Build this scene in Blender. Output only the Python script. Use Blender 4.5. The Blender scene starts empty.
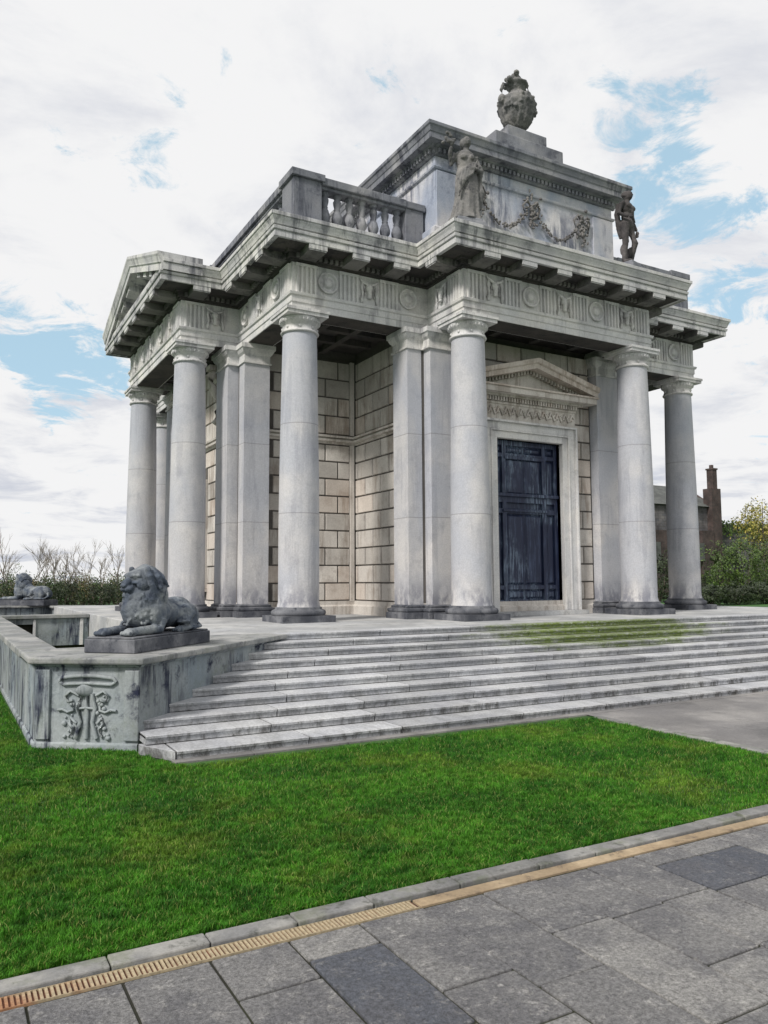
import bpy, bmesh, math, random
import numpy as np
from mathutils import Vector, Matrix, noise as mnoise
random.seed(7); rng = np.random.default_rng(7)
C = bpy.context.scene.collection
SC = bpy.context.scene
PI = math.pi

# ------------------------------------------------------------ node helpers
def newmat(name):
    m = bpy.data.materials.new(name); m.use_nodes = True
    nt = m.node_tree; nt.nodes.clear()
    out = nt.nodes.new('ShaderNodeOutputMaterial')
    b = nt.nodes.new('ShaderNodeBsdfPrincipled')
    nt.links.new(b.outputs[0], out.inputs[0])
    return m, nt, b
def N(nt, t, **kw):
    n = nt.nodes.new(t)
    for k, v in kw.items(): setattr(n, k, v)
    return n
def pos(nt, scale=(1, 1, 1), rot=(0, 0, 0), loc=(0, 0, 0), src='geo'):
    if src == 'geo': g = N(nt, 'ShaderNodeNewGeometry').outputs['Position']
    else: g = N(nt, 'ShaderNodeTexCoord').outputs['Object']
    mp = N(nt, 'ShaderNodeMapping'); mp.inputs['Scale'].default_value = scale
    mp.inputs['Rotation'].default_value = rot; mp.inputs['Location'].default_value = loc
    nt.links.new(g, mp.inputs[0]); return mp.outputs[0]
def noise(nt, vec, scale, detail=6, rough=.6, dist=0):
    n = N(nt, 'ShaderNodeTexNoise'); n.inputs['Scale'].default_value = scale
    n.inputs['Detail'].default_value = detail; n.inputs['Roughness'].default_value = rough
    n.inputs['Distortion'].default_value = dist
    nt.links.new(vec, n.inputs['Vector']); return n.outputs['Fac']
def ramp(nt, fac, a, b, v0=0., v1=1.):
    n = N(nt, 'ShaderNodeMapRange'); n.interpolation_type = 'SMOOTHSTEP'
    n.inputs['From Min'].default_value = a; n.inputs['From Max'].default_value = b
    n.inputs['To Min'].default_value = v0; n.inputs['To Max'].default_value = v1
    nt.links.new(fac, n.inputs['Value']); return n.outputs[0]
def mth(nt, op, a, b=0.):
    n = N(nt, 'ShaderNodeMath', operation=op)
    for i, v in enumerate((a, b)):
        if isinstance(v, (int, float)): n.inputs[i].default_value = v
        else: nt.links.new(v, n.inputs[i])
    return n.outputs[0]
def mix(nt, fac, a, b, mode='MIX'):
    n = N(nt, 'ShaderNodeMix', data_type='RGBA', blend_type=mode)
    for i, v in ((0, fac), (6, a), (7, b)):
        if isinstance(v, (int, float)): n.inputs[i].default_value = v
        elif isinstance(v, (tuple, list)): n.inputs[i].default_value = (*v, 1)
        else: nt.links.new(v, n.inputs[i])
    return n.outputs[2]
def bump(nt, b, h, strength=.4, dist=.02):
    n = N(nt, 'ShaderNodeBump'); n.inputs['Strength'].default_value = strength
    n.inputs['Distance'].default_value = dist
    nt.links.new(h, n.inputs['Height']); nt.links.new(n.outputs[0], b.inputs['Normal'])

def stone(name, base, alt, dark, stain=.5, streak=.5, moss=None, scale=1., bs=.5, rough=.85, big=.6, joints=None, patch=None, blockvar=0):
    """weathered limestone: two tones in patches, dark lichen in blotches and vertical run-off streaks"""
    m, nt, b = newmat(name)
    p = pos(nt)
    tone = ramp(nt, noise(nt, p, 1.1 * scale, 6, .55, .1), .38, .64)
    c = mix(nt, tone, base, alt)
    blk = ramp(nt, noise(nt, pos(nt, (1, 1, .6)), .8 * scale, 4, .5), .46, .60)
    c = mix(nt, mth(nt, 'MULTIPLY', blk, big), c, patch or tuple(x * .72 for x in base))
    st = pos(nt, (4.2, 4.2, .42))
    s1 = ramp(nt, noise(nt, st, .95, 7, .70, .2), .47, .60)
    area = ramp(nt, noise(nt, p, .7, 4, .6), .40, .56)
    c = mix(nt, mth(nt, 'MULTIPLY', mth(nt, 'MULTIPLY', s1, area), streak), c, dark)
    blot = ramp(nt, noise(nt, pos(nt, loc=(3.1, 7.7, 1.3)), 2.3 * scale, 10, .72, .15), .52, .66)
    c = mix(nt, mth(nt, 'MULTIPLY', blot, stain), c, dark)
    spk = ramp(nt, noise(nt, p, 34, 4, .7), .30, .72, .88, 1.08)
    c = mix(nt, 1., c, spk, 'MULTIPLY')
    if blockvar:  # every ashlar block quarried a little different
        ri = N(nt, 'ShaderNodeNewGeometry').outputs['Random Per Island']
        c = mix(nt, 1., c, ramp(nt, ri, 0, 1, 1 - blockvar, 1 + blockvar * .5), 'MULTIPLY')
        c = mix(nt, ramp(nt, ri, .86, .9, 0, .22), c, (.36, .24, .16))
    if joints:   # fine mortar joints between the drums of a shaft
        sz = N(nt, 'ShaderNodeSeparateXYZ'); nt.links.new(N(nt, 'ShaderNodeNewGeometry').outputs['Position'], sz.inputs[0])
        for jz in joints:
            dd = mth(nt, 'ABSOLUTE', mth(nt, 'SUBTRACT', sz.outputs['Z'], jz))
            c = mix(nt, ramp(nt, dd, .004, .013, .55, 0.), c, (.16, .15, .15))
            # each drum weathers a little differently
            c = mix(nt, ramp(nt, mth(nt, 'SUBTRACT', sz.outputs['Z'], jz), -.01, .01, 0., .14), c, (.33, .36, .44))
        foot = mth(nt, 'MULTIPLY', ramp(nt, sz.outputs['Z'], .28, 1.0, 1., 0.), ramp(nt, noise(nt, pos(nt, (2.5, 2.5, 1.2)), 1.6, 7, .65), .38, .58))
        c = mix(nt, mth(nt, 'MULTIPLY', foot, .8), c, dark)
    if moss:
        mz = ramp(nt, noise(nt, p, 3.1, 8, .7), .50, .66)
        c = mix(nt, mth(nt, 'MULTIPLY', mz, moss), c, (.09, .12, .03))
    nt.links.new(c, b.inputs['Base Color'])
    b.inputs['Roughness'].default_value = rough
    b.inputs['Specular IOR Level'].default_value = .25
    h = mth(nt, 'ADD', mth(nt, 'MULTIPLY', noise(nt, p, 60, 5, .7), .35), noise(nt, p, 7, 8, .65))
    bump(nt, b, h, bs, .018)
    return m

M = {}
M['column'] = stone('column_limestone', (.455, .455, .472), (.55, .537, .53), (.15, .155, .19), .20, .26, big=.55, joints=(2.2, 4.05), patch=(.385, .405, .455))
M['wall'] = stone('ashlar_limestone', (.63, .595, .55), (.53, .50, .465), (.20, .155, .12), .30, .55, blockvar=.2, big=.5)
M['joint'] = stone('mortar_joint', (.13, .12, .11), (.10, .095, .09), (.04, .04, .04), .4, .3)
M['frieze'] = stone('frieze_limestone', (.58, .58, .585), (.68, .665, .64), (.13, .13, .15), .26, .48, big=.35)
M['cornice'] = stone('cornice_limestone', (.50, .50, .51), (.61, .605, .58), (.05, .055, .075), .45, .66, big=.45)
M['soffit'] = stone('grimy_shaded_soffit_stone', (.085, .078, .072), (.055, .052, .052), (.025, .025, .03), .8, .4)  # black crust, plus the deep shade under cornice and porch painted in
M['bed'] = stone('grimy_shaded_moulding_stone', (.23, .22, .21), (.13, .125, .125), (.04, .04, .045), .8, .4)  # dirty stone, with the shade under the cornice put into its colour
M['attic'] = stone('attic_limestone', (.47, .48, .52), (.60, .585, .59), (.085, .10, .15), .40, .78, big=.7, patch=(.25, .30, .40))
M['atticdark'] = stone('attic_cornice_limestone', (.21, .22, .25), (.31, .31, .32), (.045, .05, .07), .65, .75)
M['sculpt'] = stone('sculpture_stone', (.145, .145, .145), (.25, .24, .23), (.04, .042, .05), .7, .5, scale=2)
M['statue'] = stone('silhouette_statue_stone', (.06, .055, .055), (.12, .11, .11), (.03, .03, .035), .7, .5, scale=2)  # darker copy of the sculpture stone; backlit silhouette put into the colour
M['lion'] = stone('lion_stone', (.085, .105, .14), (.26, .28, .29), (.02, .026, .045), .8, .4, scale=3.2, bs=.9)
M['base'] = stone('column_base_stone', (.075, .08, .095), (.19, .195, .21), (.028, .032, .045), .8, .4, scale=2)
M['low'] = stone('boundary_limestone', (.33, .36, .37), (.22, .26, .29), (.018, .022, .045), 1., 1., moss=.2, big=.9)
M['coping'] = stone('coping_limestone', (.25, .26, .26), (.36, .36, .35), (.06, .065, .08), .7, .3, moss=.2)
M['floor'] = stone('platform_limestone', (.40, .41, .42), (.50, .50, .49), (.12, .12, .12), .5, .2)

def step_mat():
    m, nt, b = newmat('step_limestone')
    p = pos(nt)
    c = mix(nt, ramp(nt, noise(nt, p, 1.3, 8, .6), .36, .66), (.42, .43, .455), (.54, .548, .555))
    st = pos(nt, (3.5, 1.2, 1.5))
    gr = ramp(nt, noise(nt, st, 1.6, 9, .78, .5), .44, .62)
    geo = N(nt, 'ShaderNodeNewGeometry'); sx = N(nt, 'ShaderNodeSeparateXYZ'); nt.links.new(geo.outputs['Position'], sx.inputs[0])
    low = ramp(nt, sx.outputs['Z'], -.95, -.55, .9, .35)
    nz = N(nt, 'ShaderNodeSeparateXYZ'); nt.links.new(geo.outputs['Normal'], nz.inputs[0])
    face = ramp(nt, nz.outputs['Z'], .2, .8, 1., .30)     # darkening stronger on upright risers than on level treads
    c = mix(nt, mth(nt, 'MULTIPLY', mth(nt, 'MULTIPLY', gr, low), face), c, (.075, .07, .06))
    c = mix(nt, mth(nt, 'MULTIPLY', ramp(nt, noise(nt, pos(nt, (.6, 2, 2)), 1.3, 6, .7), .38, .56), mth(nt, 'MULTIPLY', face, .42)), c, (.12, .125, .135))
    # lichen and moss patch on the upper steps
    dx = mth(nt, 'MULTIPLY', mth(nt, 'SUBTRACT', sx.outputs['X'], -1.0), .30)
    dy = mth(nt, 'MULTIPLY', mth(nt, 'SUBTRACT', sx.outputs['Y'], -9.5), 1.0)
    d = mth(nt, 'SQRT', mth(nt, 'ADD', mth(nt, 'MULTIPLY', dx, dx), mth(nt, 'MULTIPLY', dy, dy)))
    msk = mth(nt, 'SUBTRACT', mth(nt, 'ADD', noise(nt, pos(nt, (1, 1.5, 3)), 2.2, 8, .7), .40), mth(nt, 'MULTIPLY', d, .62))
    c = mix(nt, mth(nt, 'MULTIPLY', mth(nt, 'MULTIPLY', ramp(nt, msk, .26, .58), ramp(nt, noise(nt, pos(nt, (3, 3, 9)), 3., 8, .8), .32, .54)), .95), c, (.13, .18, .025))
    c = mix(nt, 1., c, ramp(nt, noise(nt, p, 30, 4, .7), .3, .7, .75, 1.15), 'MULTIPLY')
    at = N(nt, 'ShaderNodeNewGeometry')
    c = mix(nt, 1., c, ramp(nt, at.outputs['Random Per Island'], 0, 1, .82, 1.06), 'MULTIPLY')
    nt.links.new(c, b.inputs['Base Color']); b.inputs['Roughness'].default_value = .85
    bump(nt, b, noise(nt, p, 14, 9, .7), .5, .02)
    return m
M['step'] = step_mat()

def door_mat():
    m, nt, b = newmat('weathered_navy_wood')
    p = pos(nt, (9, 9, .9))
    c = mix(nt, ramp(nt, noise(nt, p, 1.6, 8, .7), .48, .74), (.009, .015, .045), (.055, .08, .15))
    ar = ramp(nt, noise(nt, pos(nt, loc=(.3, 0, .2)), 1.1, 4, .6), .47, .62)
    pale = ramp(nt, noise(nt, pos(nt, (16, 16, 1.2), loc=(4, 2, 1)), 1.5, 8, .75), .45, .62)
    c = mix(nt, mth(nt, 'MULTIPLY', mth(nt, 'MULTIPLY', pale, ar), .55), c, (.26, .35, .46))
    nt.links.new(c, b.inputs['Base Color']); b.inputs['Roughness'].default_value = .55
    bump(nt, b, noise(nt, p, 5, 6, .7), .3, .01)
    return m
M['door'] = door_mat()

def paving_mat(dark=False):
    m, nt, b = newmat('blue_black_paving' if dark else 'paving_limestone')
    p = pos(nt)
    isl = N(nt, 'ShaderNodeNewGeometry').outputs['Random Per Island']
    c = mix(nt, ramp(nt, isl, 0, 1), (.16, .158, .158), (.245, .24, .23))
    if dark: c = mix(nt, isl, (.055, .062, .080), (.085, .092, .11))
    c = mix(nt, ramp(nt, noise(nt, p, 2.2, 8, .7, .4), .44, .60, 0, .6), c, (.085, .085, .095))
    c = mix(nt, ramp(nt, noise(nt, p, 9, 10, .85), .52, .62, 0, .35 if dark else .6), c, (.36, .35, .33))
    spot = N(nt, 'ShaderNodeTexVoronoi'); spot.inputs['Scale'].default_value = 5.5
    nt.links.new(p, spot.inputs['Vector'])
    sp = ramp(nt, mth(nt, 'ADD', spot.outputs['Distance'], mth(nt, 'MULTIPLY', noise(nt, p, 22, 4, .6), .16)), .135, .19, .7, 0)
    gate = ramp(nt, noise(nt, p, 3.7, 2, .5), .5, .56)
    c = mix(nt, mth(nt, 'MULTIPLY', sp, gate), c, (.42, .41, .39))
    g = ramp(nt, noise(nt, p, 38, 7, .95), .36, .64, .38, 1.6)
    c = mix(nt, 1., c, g, 'MULTIPLY')
    nt.links.new(c, b.inputs['Base Color'])
    b.inputs['Roughness'].default_value = .62
    h = mth(nt, 'ADD', noise(nt, p, 80, 6, .8), mth(nt, 'MULTIPLY', noise(nt, p, 9, 6, .6), 1.2))
    bump(nt, b, h, .8, .014)
    return m
M['paving'] = paving_mat(); M['paving_dark'] = paving_mat(True)
M['kerb'] = stone('kerb_stone', (.20, .20, .20), (.30, .295, .28), (.06, .065, .055), .75, .2, moss=.35, scale=3)
M['grout'] = stone('dark_joint_earth', (.03, .03, .022), (.05, .055, .03), (.02, .02, .015), .5, .1)
M['buff'] = stone('buff_stone', (.33, .25, .16), (.42, .33, .22), (.13, .10, .075), .8, .1, scale=3)
M['asphalt'] = stone('path_surface', (.19, .185, .185), (.29, .28, .27), (.09, .09, .09), .5, .1, scale=.9)

def rust_mat():
    m, nt, b = newmat('buff_grating_with_rust')
    p = pos(nt)
    c = mix(nt, ramp(nt, noise(nt, p, 1.4, 5, .6), .47, .62), (.38, .31, .20), (.32, .16, .08))
    c = mix(nt, 1., c, ramp(nt, noise(nt, p, 40, 4, .7), .3, .7, .7, 1.15), 'MULTIPLY')
    nt.links.new(c, b.inputs['Base Color']); b.inputs['Roughness'].default_value = .7
    return m
M['rust'] = rust_mat()

def flat(name, col, rough=.8, var=.25, sc=3., bs=0):
    m, nt, b = newmat(name); p = pos(nt)
    c = mix(nt, ramp(nt, noise(nt, p, sc, 7, .65), .35, .65), tuple(x * (1 - var) for x in col), tuple(min(1, x * (1 + var)) for x in col))
    nt.links.new(c, b.inputs['Base Color']); b.inputs['Roughness'].default_value = rough
    if bs: bump(nt, b, noise(nt, p, sc * 6, 6, .7), bs, .02)
    return m
M['soil'] = flat('turf_soil', (.028, .075, .012), .95, .4, 2)
M['far_grass'] = flat('far_grass', (.030, .095, .014), .95, .35, .3)
M['slate'] = flat('slate_roof', (.075, .08, .075), .7, .35, 1.2)
M['gravel'] = flat('pale_gravel', (.42, .40, .36), .9, .2, 2)
M['bark'] = flat('bark', (.10, .085, .065), .9, .3, 6)
M['twig'] = flat('bare_twig', (.23, .20, .17), .9, .2, 2)

def grass_mat():
    m, nt, b = newmat('grass_blades')
    p = pos(nt)
    c = mix(nt, ramp(nt, noise(nt, p, 1.2, 7, .65), .36, .62), (.032, .140, .012), (.075, .245, .018))
    c = mix(nt, ramp(nt, noise(nt, pos(nt, loc=(5, 5, 0)), .8, 6, .7), .50, .64, 0, .38), c, (.22, .29, .035))
    isl = N(nt, 'ShaderNodeNewGeometry').outputs['Random Per Island']
    c = mix(nt, 1., c, ramp(nt, noise(nt, p, 11, 5, .7), .38, .62, .62, 1.25), 'MULTIPLY')
    c = mix(nt, ramp(nt, isl, .90, .96, 0, .7), c, (.30, .30, .10))
    c = mix(nt, 1., c, ramp(nt, isl, 0, 1, .6, 1.35), 'MULTIPLY')
    nt.links.new(c, b.inputs['Base Color']); b.inputs['Roughness'].default_value = .65
    b.inputs['Specular IOR Level'].default_value = .25
    tr = N(nt, 'ShaderNodeBsdfTranslucent'); nt.links.new(c, tr.inputs[0])
    ms = N(nt, 'ShaderNodeMixShader'); ms.inputs[0].default_value = .3
    nt.links.new(b.outputs[0], ms.inputs[1]); nt.links.new(tr.outputs[0], ms.inputs[2])
    nt.links.new(ms.outputs[0], [n for n in nt.nodes if n.type == 'OUTPUT_MATERIAL'][0].inputs[0])
    return m
M['grass'] = grass_mat()
def leaf_mat(name, a, bcol):
    m, nt, b = newmat(name)
    isl = N(nt, 'ShaderNodeNewGeometry').outputs['Random Per Island']
    c = mix(nt, isl, a, bcol)
    c = mix(nt, 1., c, ramp(nt, noise(nt, pos(nt), .9, 4, .6), .35, .65, .6, 1.3), 'MULTIPLY')
    nt.links.new(c, b.inputs['Base Color']); b.inputs['Roughness'].default_value = .6
    return m
M['leaf_dark'] = leaf_mat('dark_leaves', (.012, .022, .008), (.035, .055, .015))
M['leaf_mid'] = leaf_mat('mid_leaves', (.025, .055, .008), (.085, .14, .018))
M['leaf_yellow'] = leaf_mat('yellow_leaves', (.16, .17, .03), (.34, .28, .06))
M['leaf_brown'] = leaf_mat('olive_leaves', (.06, .055, .02), (.15, .12, .045))

def masonry(name, c1, c2, mortar, sc, bw, rh):
    m, nt, b = newmat(name)
    g = N(nt, 'ShaderNodeNewGeometry').outputs['Position']; s = N(nt, 'ShaderNodeSeparateXYZ'); nt.links.new(g, s.inputs[0])
    cb = N(nt, 'ShaderNodeCombineXYZ'); nt.links.new(mth(nt, 'ADD', s.outputs['X'], s.outputs['Y']), cb.inputs[0]); nt.links.new(s.outputs['Z'], cb.inputs[1])
    br = N(nt, 'ShaderNodeTexBrick'); nt.links.new(cb.outputs[0], br.inputs['Vector'])
    br.inputs['Color1'].default_value = (*c1, 1); br.inputs['Color2'].default_value = (*c2, 1); br.inputs['Mortar'].default_value = (*mortar, 1)
    br.inputs['Scale'].default_value = sc; br.inputs['Brick Width'].default_value = bw; br.inputs['Row Height'].default_value = rh; br.inputs['Mortar Size'].default_value = .012
    c = mix(nt, 1., br.outputs['Color'], ramp(nt, noise(nt, pos(nt), .8, 7, .7), .35, .65, .5, 1.3), 'MULTIPLY')
    nt.links.new(c, b.inputs['Base Color']); b.inputs['Roughness'].default_value = .9
    return m
M['brick'] = masonry('red_brick', (.05, .036, .034), (.085, .052, .045), (.055, .05, .048), 1, .24, .08)
M['rubble'] = masonry('dark_rubble_stone', (.085, .085, .095), (.14, .13, .13), (.07, .065, .06), 1, .5, .25)

# ------------------------------------------------------------ mesh builder
class MB:
    def __init__(s): s.v = []; s.f = []; s.sm = []
    def add(s, vs, fs, smooth=False):
        o = len(s.v); s.v += [tuple(v) for v in vs]; s.f += [tuple(i + o for i in f) for f in fs]; s.sm += [smooth] * len(fs)
    def box(s, x0, x1, y0, y1, z0, z1, T=None):
        vs = [(x, y, z) for z in (z0, z1) for x, y in ((x0, y0), (x1, y0), (x1, y1), (x0, y1))]
        if T: vs = [T @ Vector(v) for v in vs]
        s.add(vs, [(3, 2, 1, 0), (4, 5, 6, 7), (0, 1, 5, 4), (1, 2, 6, 5), (2, 3, 7, 6), (3, 0, 4, 7)])
    def prism(s, poly, z0, z1):
        n = len(poly)
        vs = [(x, y, z0) for x, y in poly] + [(x, y, z1) for x, y in poly]
        s.add(vs, [tuple(range(n - 1, -1, -1)), tuple(range(n, 2 * n))] + [(i, (i + 1) % n, (i + 1) % n + n, i + n) for i in range(n)])
    def lathe(s, prof, c=(0, 0), seg=40, T=None, smooth=True):
        vs = []
        for r, z in prof:
            for k in range(seg):
                a = 2 * PI * k / seg; vs.append((c[0] + r * math.cos(a), c[1] + r * math.sin(a), z))
        if T: vs = [T @ Vector(v) for v in vs]
        fs = [(i * seg + k, i * seg + (k + 1) % seg, (i + 1) * seg + (k + 1) % seg, (i + 1) * seg + k) for i in range(len(prof) - 1) for k in range(seg)]
        s.add(vs, fs, smooth)
        s.add([vs[k] for k in range(seg)], [tuple(range(seg - 1, -1, -1))]); s.add([vs[-seg + k] for k in range(seg)], [tuple(range(seg))])
    def tube(s, pts, r, seg=8, closed=False):
        pts = [Vector(p) for p in pts]; n = len(pts); rs = r if isinstance(r, (list, tuple)) else [r] * n
        vs = []; up = Vector((0, 0, 1))
        for i, p in enumerate(pts):
            a = pts[(i - 1) % n] if (closed or i > 0) else p; b = pts[(i + 1) % n] if (closed or i < n - 1) else p
            t = (b - a).normalized(); u = t.cross(up)
            if u.length < .05: u = t.cross(Vector((1, 0, 0)))
            u.normalize(); w = u.cross(t)
            for k in range(seg):
                an = 2 * PI * k / seg; vs.append(p + (u * math.cos(an) + w * math.sin(an)) * rs[i])
        m = n if closed else n - 1
        fs = [(i * seg + k, i * seg + (k + 1) % seg, ((i + 1) % n) * seg + (k + 1) % seg, ((i + 1) % n) * seg + k) for i in range(m) for k in range(seg)]
        s.add(vs, fs, True)
        if not closed: s.add(vs[:seg], [tuple(range(seg))]); s.add(vs[-seg:], [tuple(range(seg - 1, -1, -1))])
    def ell(s, c, r, T=None, seg=16, rings=10, R=None):
        vs = []; c = Vector(c)
        for i in range(rings + 1):
            th = PI * i / rings
            for k in range(seg):
                a = 2 * PI * k / seg
                q = Vector((r[0] * math.sin(th) * math.cos(a), r[1] * math.sin(th) * math.sin(a), r[2] * math.cos(th)))
                if R: q = R @ q
                q = q + c
                vs.append(T @ q if T else q)
        fs = [(i * seg + k, (i + 1) * seg + k, (i + 1) * seg + (k + 1) % seg, i * seg + (k + 1) % seg) for i in range(rings) for k in range(seg)]
        s.add(vs, fs, True)
    def sweep(s, path, prof, closed=True, profclosed=True):
        """path: CCW list of xy; prof: list of (outward offset, z); mitred corners"""
        n = len(path); rows = []
        for i, p in enumerate(path):
            p = Vector(p)
            def nrm(a, b):
                d = (Vector(b) - Vector(a)).normalized(); return Vector((d.y, -d.x))
            if closed or 0 < i < n - 1:
                n1 = nrm(path[i - 1], p); n2 = nrm(p, path[(i + 1) % n]); m = (n1 + n2) / (1 + n1.dot(n2))
            elif i == 0: m = nrm(p, path[1])
            else: m = nrm(path[i - 1], p)
            rows.append([(p.x + m.x * o, p.y + m.y * o, z) for o, z in prof])
        k = len(prof); vs = [v for r in rows for v in r]; fs = []
        for i in range(n if closed else n - 1):
            j = (i + 1) % n
            for a in range(k if profclosed else k - 1):
                b = (a + 1) % k; fs.append((i * k + a, j * k + a, j * k + b, i * k + b))
        s.add(vs, fs)
        if not closed and profclosed:
            s.add(rows[0], [tuple(range(k))]); s.add(rows[-1], [tuple(range(k - 1, -1, -1))])
    def xf(s, f, flip=False):
        s.v = [tuple(f(v)) for v in s.v]
        if flip: s.f = [tuple(reversed(q)) for q in s.f]
        return s
    def build(s, name, mat, parent=None, fixn=True):
        me = bpy.data.meshes.new(name); me.from_pydata(s.v, [], s.f); me.materials.append(mat)
        me.polygons.foreach_set('use_smooth', s.sm)
        if fixn:
            bm = bmesh.new(); bm.from_mesh(me); bmesh.ops.recalc_face_normals(bm, faces=bm.faces); bm.to_mesh(me); bm.free()
        me.update()
        o = bpy.data.objects.new(name, me); C.objects.link(o)
        if parent: o.parent = parent
        return o

def bevel(o, w, seg=2, ang=35):
    m = o.modifiers.new('bevel', 'BEVEL'); m.width = w; m.segments = seg; m.limit_method = 'ANGLE'; m.angle_limit = math.radians(ang); return o
def tag(o, label=None, cat=None, group=None, kind=None):
    for k, v in (('label', label), ('category', cat), ('group', group), ('kind', kind)):
        if v: o[k] = v
    return o
def empty(name, loc, label, cat, group=None, rz=0):
    o = bpy.data.objects.new(name, None); C.objects.link(o); o.location = loc; o.rotation_euler = (0, 0, rz)
    o.empty_display_size = .3
    return tag(o, label, cat, group)
def copy_tree(o, parent=None):
    c = o.copy(); C.objects.link(c); c.parent = parent
    for ch in o.children: copy_tree(ch, c)
    return c
def struct(o): o['kind'] = 'structure'; return o
def rotk(k): # rotate k*90 deg about z
    c, s = [(1, 0), (0, 1), (-1, 0), (0, -1)][k % 4]
    return lambda v: (v[0] * c - v[1] * s, v[0] * s + v[1] * c, v[2])
def roughen(o, amp, size, seed=0):
    me = o.data; n = len(me.vertices)
    co = np.empty(n * 3, 'f'); me.vertices.foreach_get('co', co); co = co.reshape(-1, 3)
    nr = np.array([tuple(q.vector) for q in me.vertex_normals], 'f')
    d = np.array([mnoise.fractal(Vector(p) / size + Vector((seed, 0, 0)), .7, 2.1, 4) for p in co.tolist()], 'f')
    co = co + nr * d[:, None] * amp
    me.vertices.foreach_set('co', co.reshape(-1)); me.update()
def remesh(mb, name, mat, parent, voxel, amp=0, size=.1, smooth=3):
    tmp = mb.build('tmp', mat, fixn=False)
    r = tmp.modifiers.new('r', 'REMESH'); r.mode = 'VOXEL'; r.voxel_size = voxel; r.use_smooth_shade = True
    sm = tmp.modifiers.new('s', 'SMOOTH'); sm.factor = .5; sm.iterations = smooth
    dg = bpy.context.evaluated_depsgraph_get(); me = bpy.data.meshes.new_from_object(tmp.evaluated_get(dg)); me.name = name
    bpy.data.objects.remove(tmp)
    for p in me.polygons: p.use_smooth = True
    o = bpy.data.objects.new(name, me); C.objects.link(o); o.parent = parent
    if amp: roughen(o, amp, size)
    return o

# ------------------------------------------------------------ dimensions (metres, platform top at z = 0)
S, P, Q = 6.102, 2.786, 7.518          # frieze plane: square, arm half width, arm reach
MOD = .987; CS, CP, CQ = 5.784, 2.468, 7.2
Z1, Z2, Z3, Z4, ZC = 6.43, 6.783, 7.42, 8.07, 7.80
E1 = .72; GZ = -1.0
OUT = [(-S, -S), (-P, -S), (-P, -Q), (P, -Q), (P, -S), (S, -S), (S, -P), (Q, -P), (Q, P), (S, P), (S, S), (P, S), (P, Q), (-P, Q), (-P, S), (-S, S), (-S, P), (-Q, P), (-Q, -P), (-S, -P)]

temple = empty('temple', (0, 0, 0), 'grey limestone neoclassical temple with round columns, dark blue door and balustraded roof', 'building')

# ---- walls
v_, fy = 3.10, 6.17
def cross(hw, reach): return [(-hw, -hw), (-hw, -reach), (hw, -reach), (hw, -hw), (reach, -hw), (reach, hw), (hw, hw), (hw, reach), (-hw, reach), (-hw, hw), (-reach, hw), (-reach, -hw)]
def cross_notch(hw, reach, dw, dd):
    pts = []
    for k in range(4):
        R = rotk(k)
        for x, y in ((-hw, -reach), (hw, -reach), (hw, -hw)) if k else ((-hw, -reach), (-dw, -reach), (-dw, -reach + dd), (dw, -reach + dd), (dw, -reach), (hw, -reach), (hw, -hw)):
            q = R((x, y, 0)); pts.append((q[0], q[1]))
    return pts
mb = MB(); mb.prism(cross_notch(v_ - .03, fy - .03, 1.0, .34), 0, 4.15); mb.prism(cross(v_ - .03, fy - .03), 4.15, 6.425); mb.prism(cross(v_ - .06, 5.9), 6.425, 6.66)
wall = mb.build('wall', M['joint'], temple)
def blocks(mb, a0, a1, z0, z1, nrows, w, off, plane, hole=None, axis='x'):
    """rusticated blocks standing 30 mm proud; run along x (face toward -y at y=plane) or along y (face toward -x at x=plane)"""
    h = (z1 - z0) / nrows; g = .013; gv = .014 if axis == 'x' else .026; ch = .012
    for r in range(nrows):
        zz0, zz1 = z0 + r * h + g, z0 + (r + 1) * h - g
        x = a0 - (w * .5 if r % 2 else 0) + off
        while x < a1:
            b0, b1 = max(x + gv, a0), min(x + w - gv, a1); x += w
            if b1 - b0 < .06: continue
            segs = [(b0, b1)]
            if hole and zz0 < hole[2]:
                segs = []
                if b0 < hole[0]: segs.append((b0, min(b1, hole[0])))
                if b1 > hole[1]: segs.append((max(b0, hole[1]), b1))
            for s0, s1 in segs:
                if s1 - s0 < .05: continue
                j = random.uniform(-.003, .003)
                f = [(s0 + ch, zz0 + ch), (s1 - ch, zz0 + ch), (s1 - ch, zz1 - ch), (s0 + ch, zz1 - ch)]
                bk = [(s0, zz0), (s1, zz0), (s1, zz1), (s0, zz1)]
                vs = [(p[0], plane + j, p[1]) for p in f] + [(p[0], plane + .035, p[1]) for p in bk]
                if axis == 'y': vs = [(q[1], q[0], q[2]) for q in vs]
                mb.add(vs, [(0, 1, 2, 3), (0, 4, 5, 1), (1, 5, 6, 2), (2, 6, 7, 3), (3, 7, 4, 0)])
ash = MB()
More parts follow.
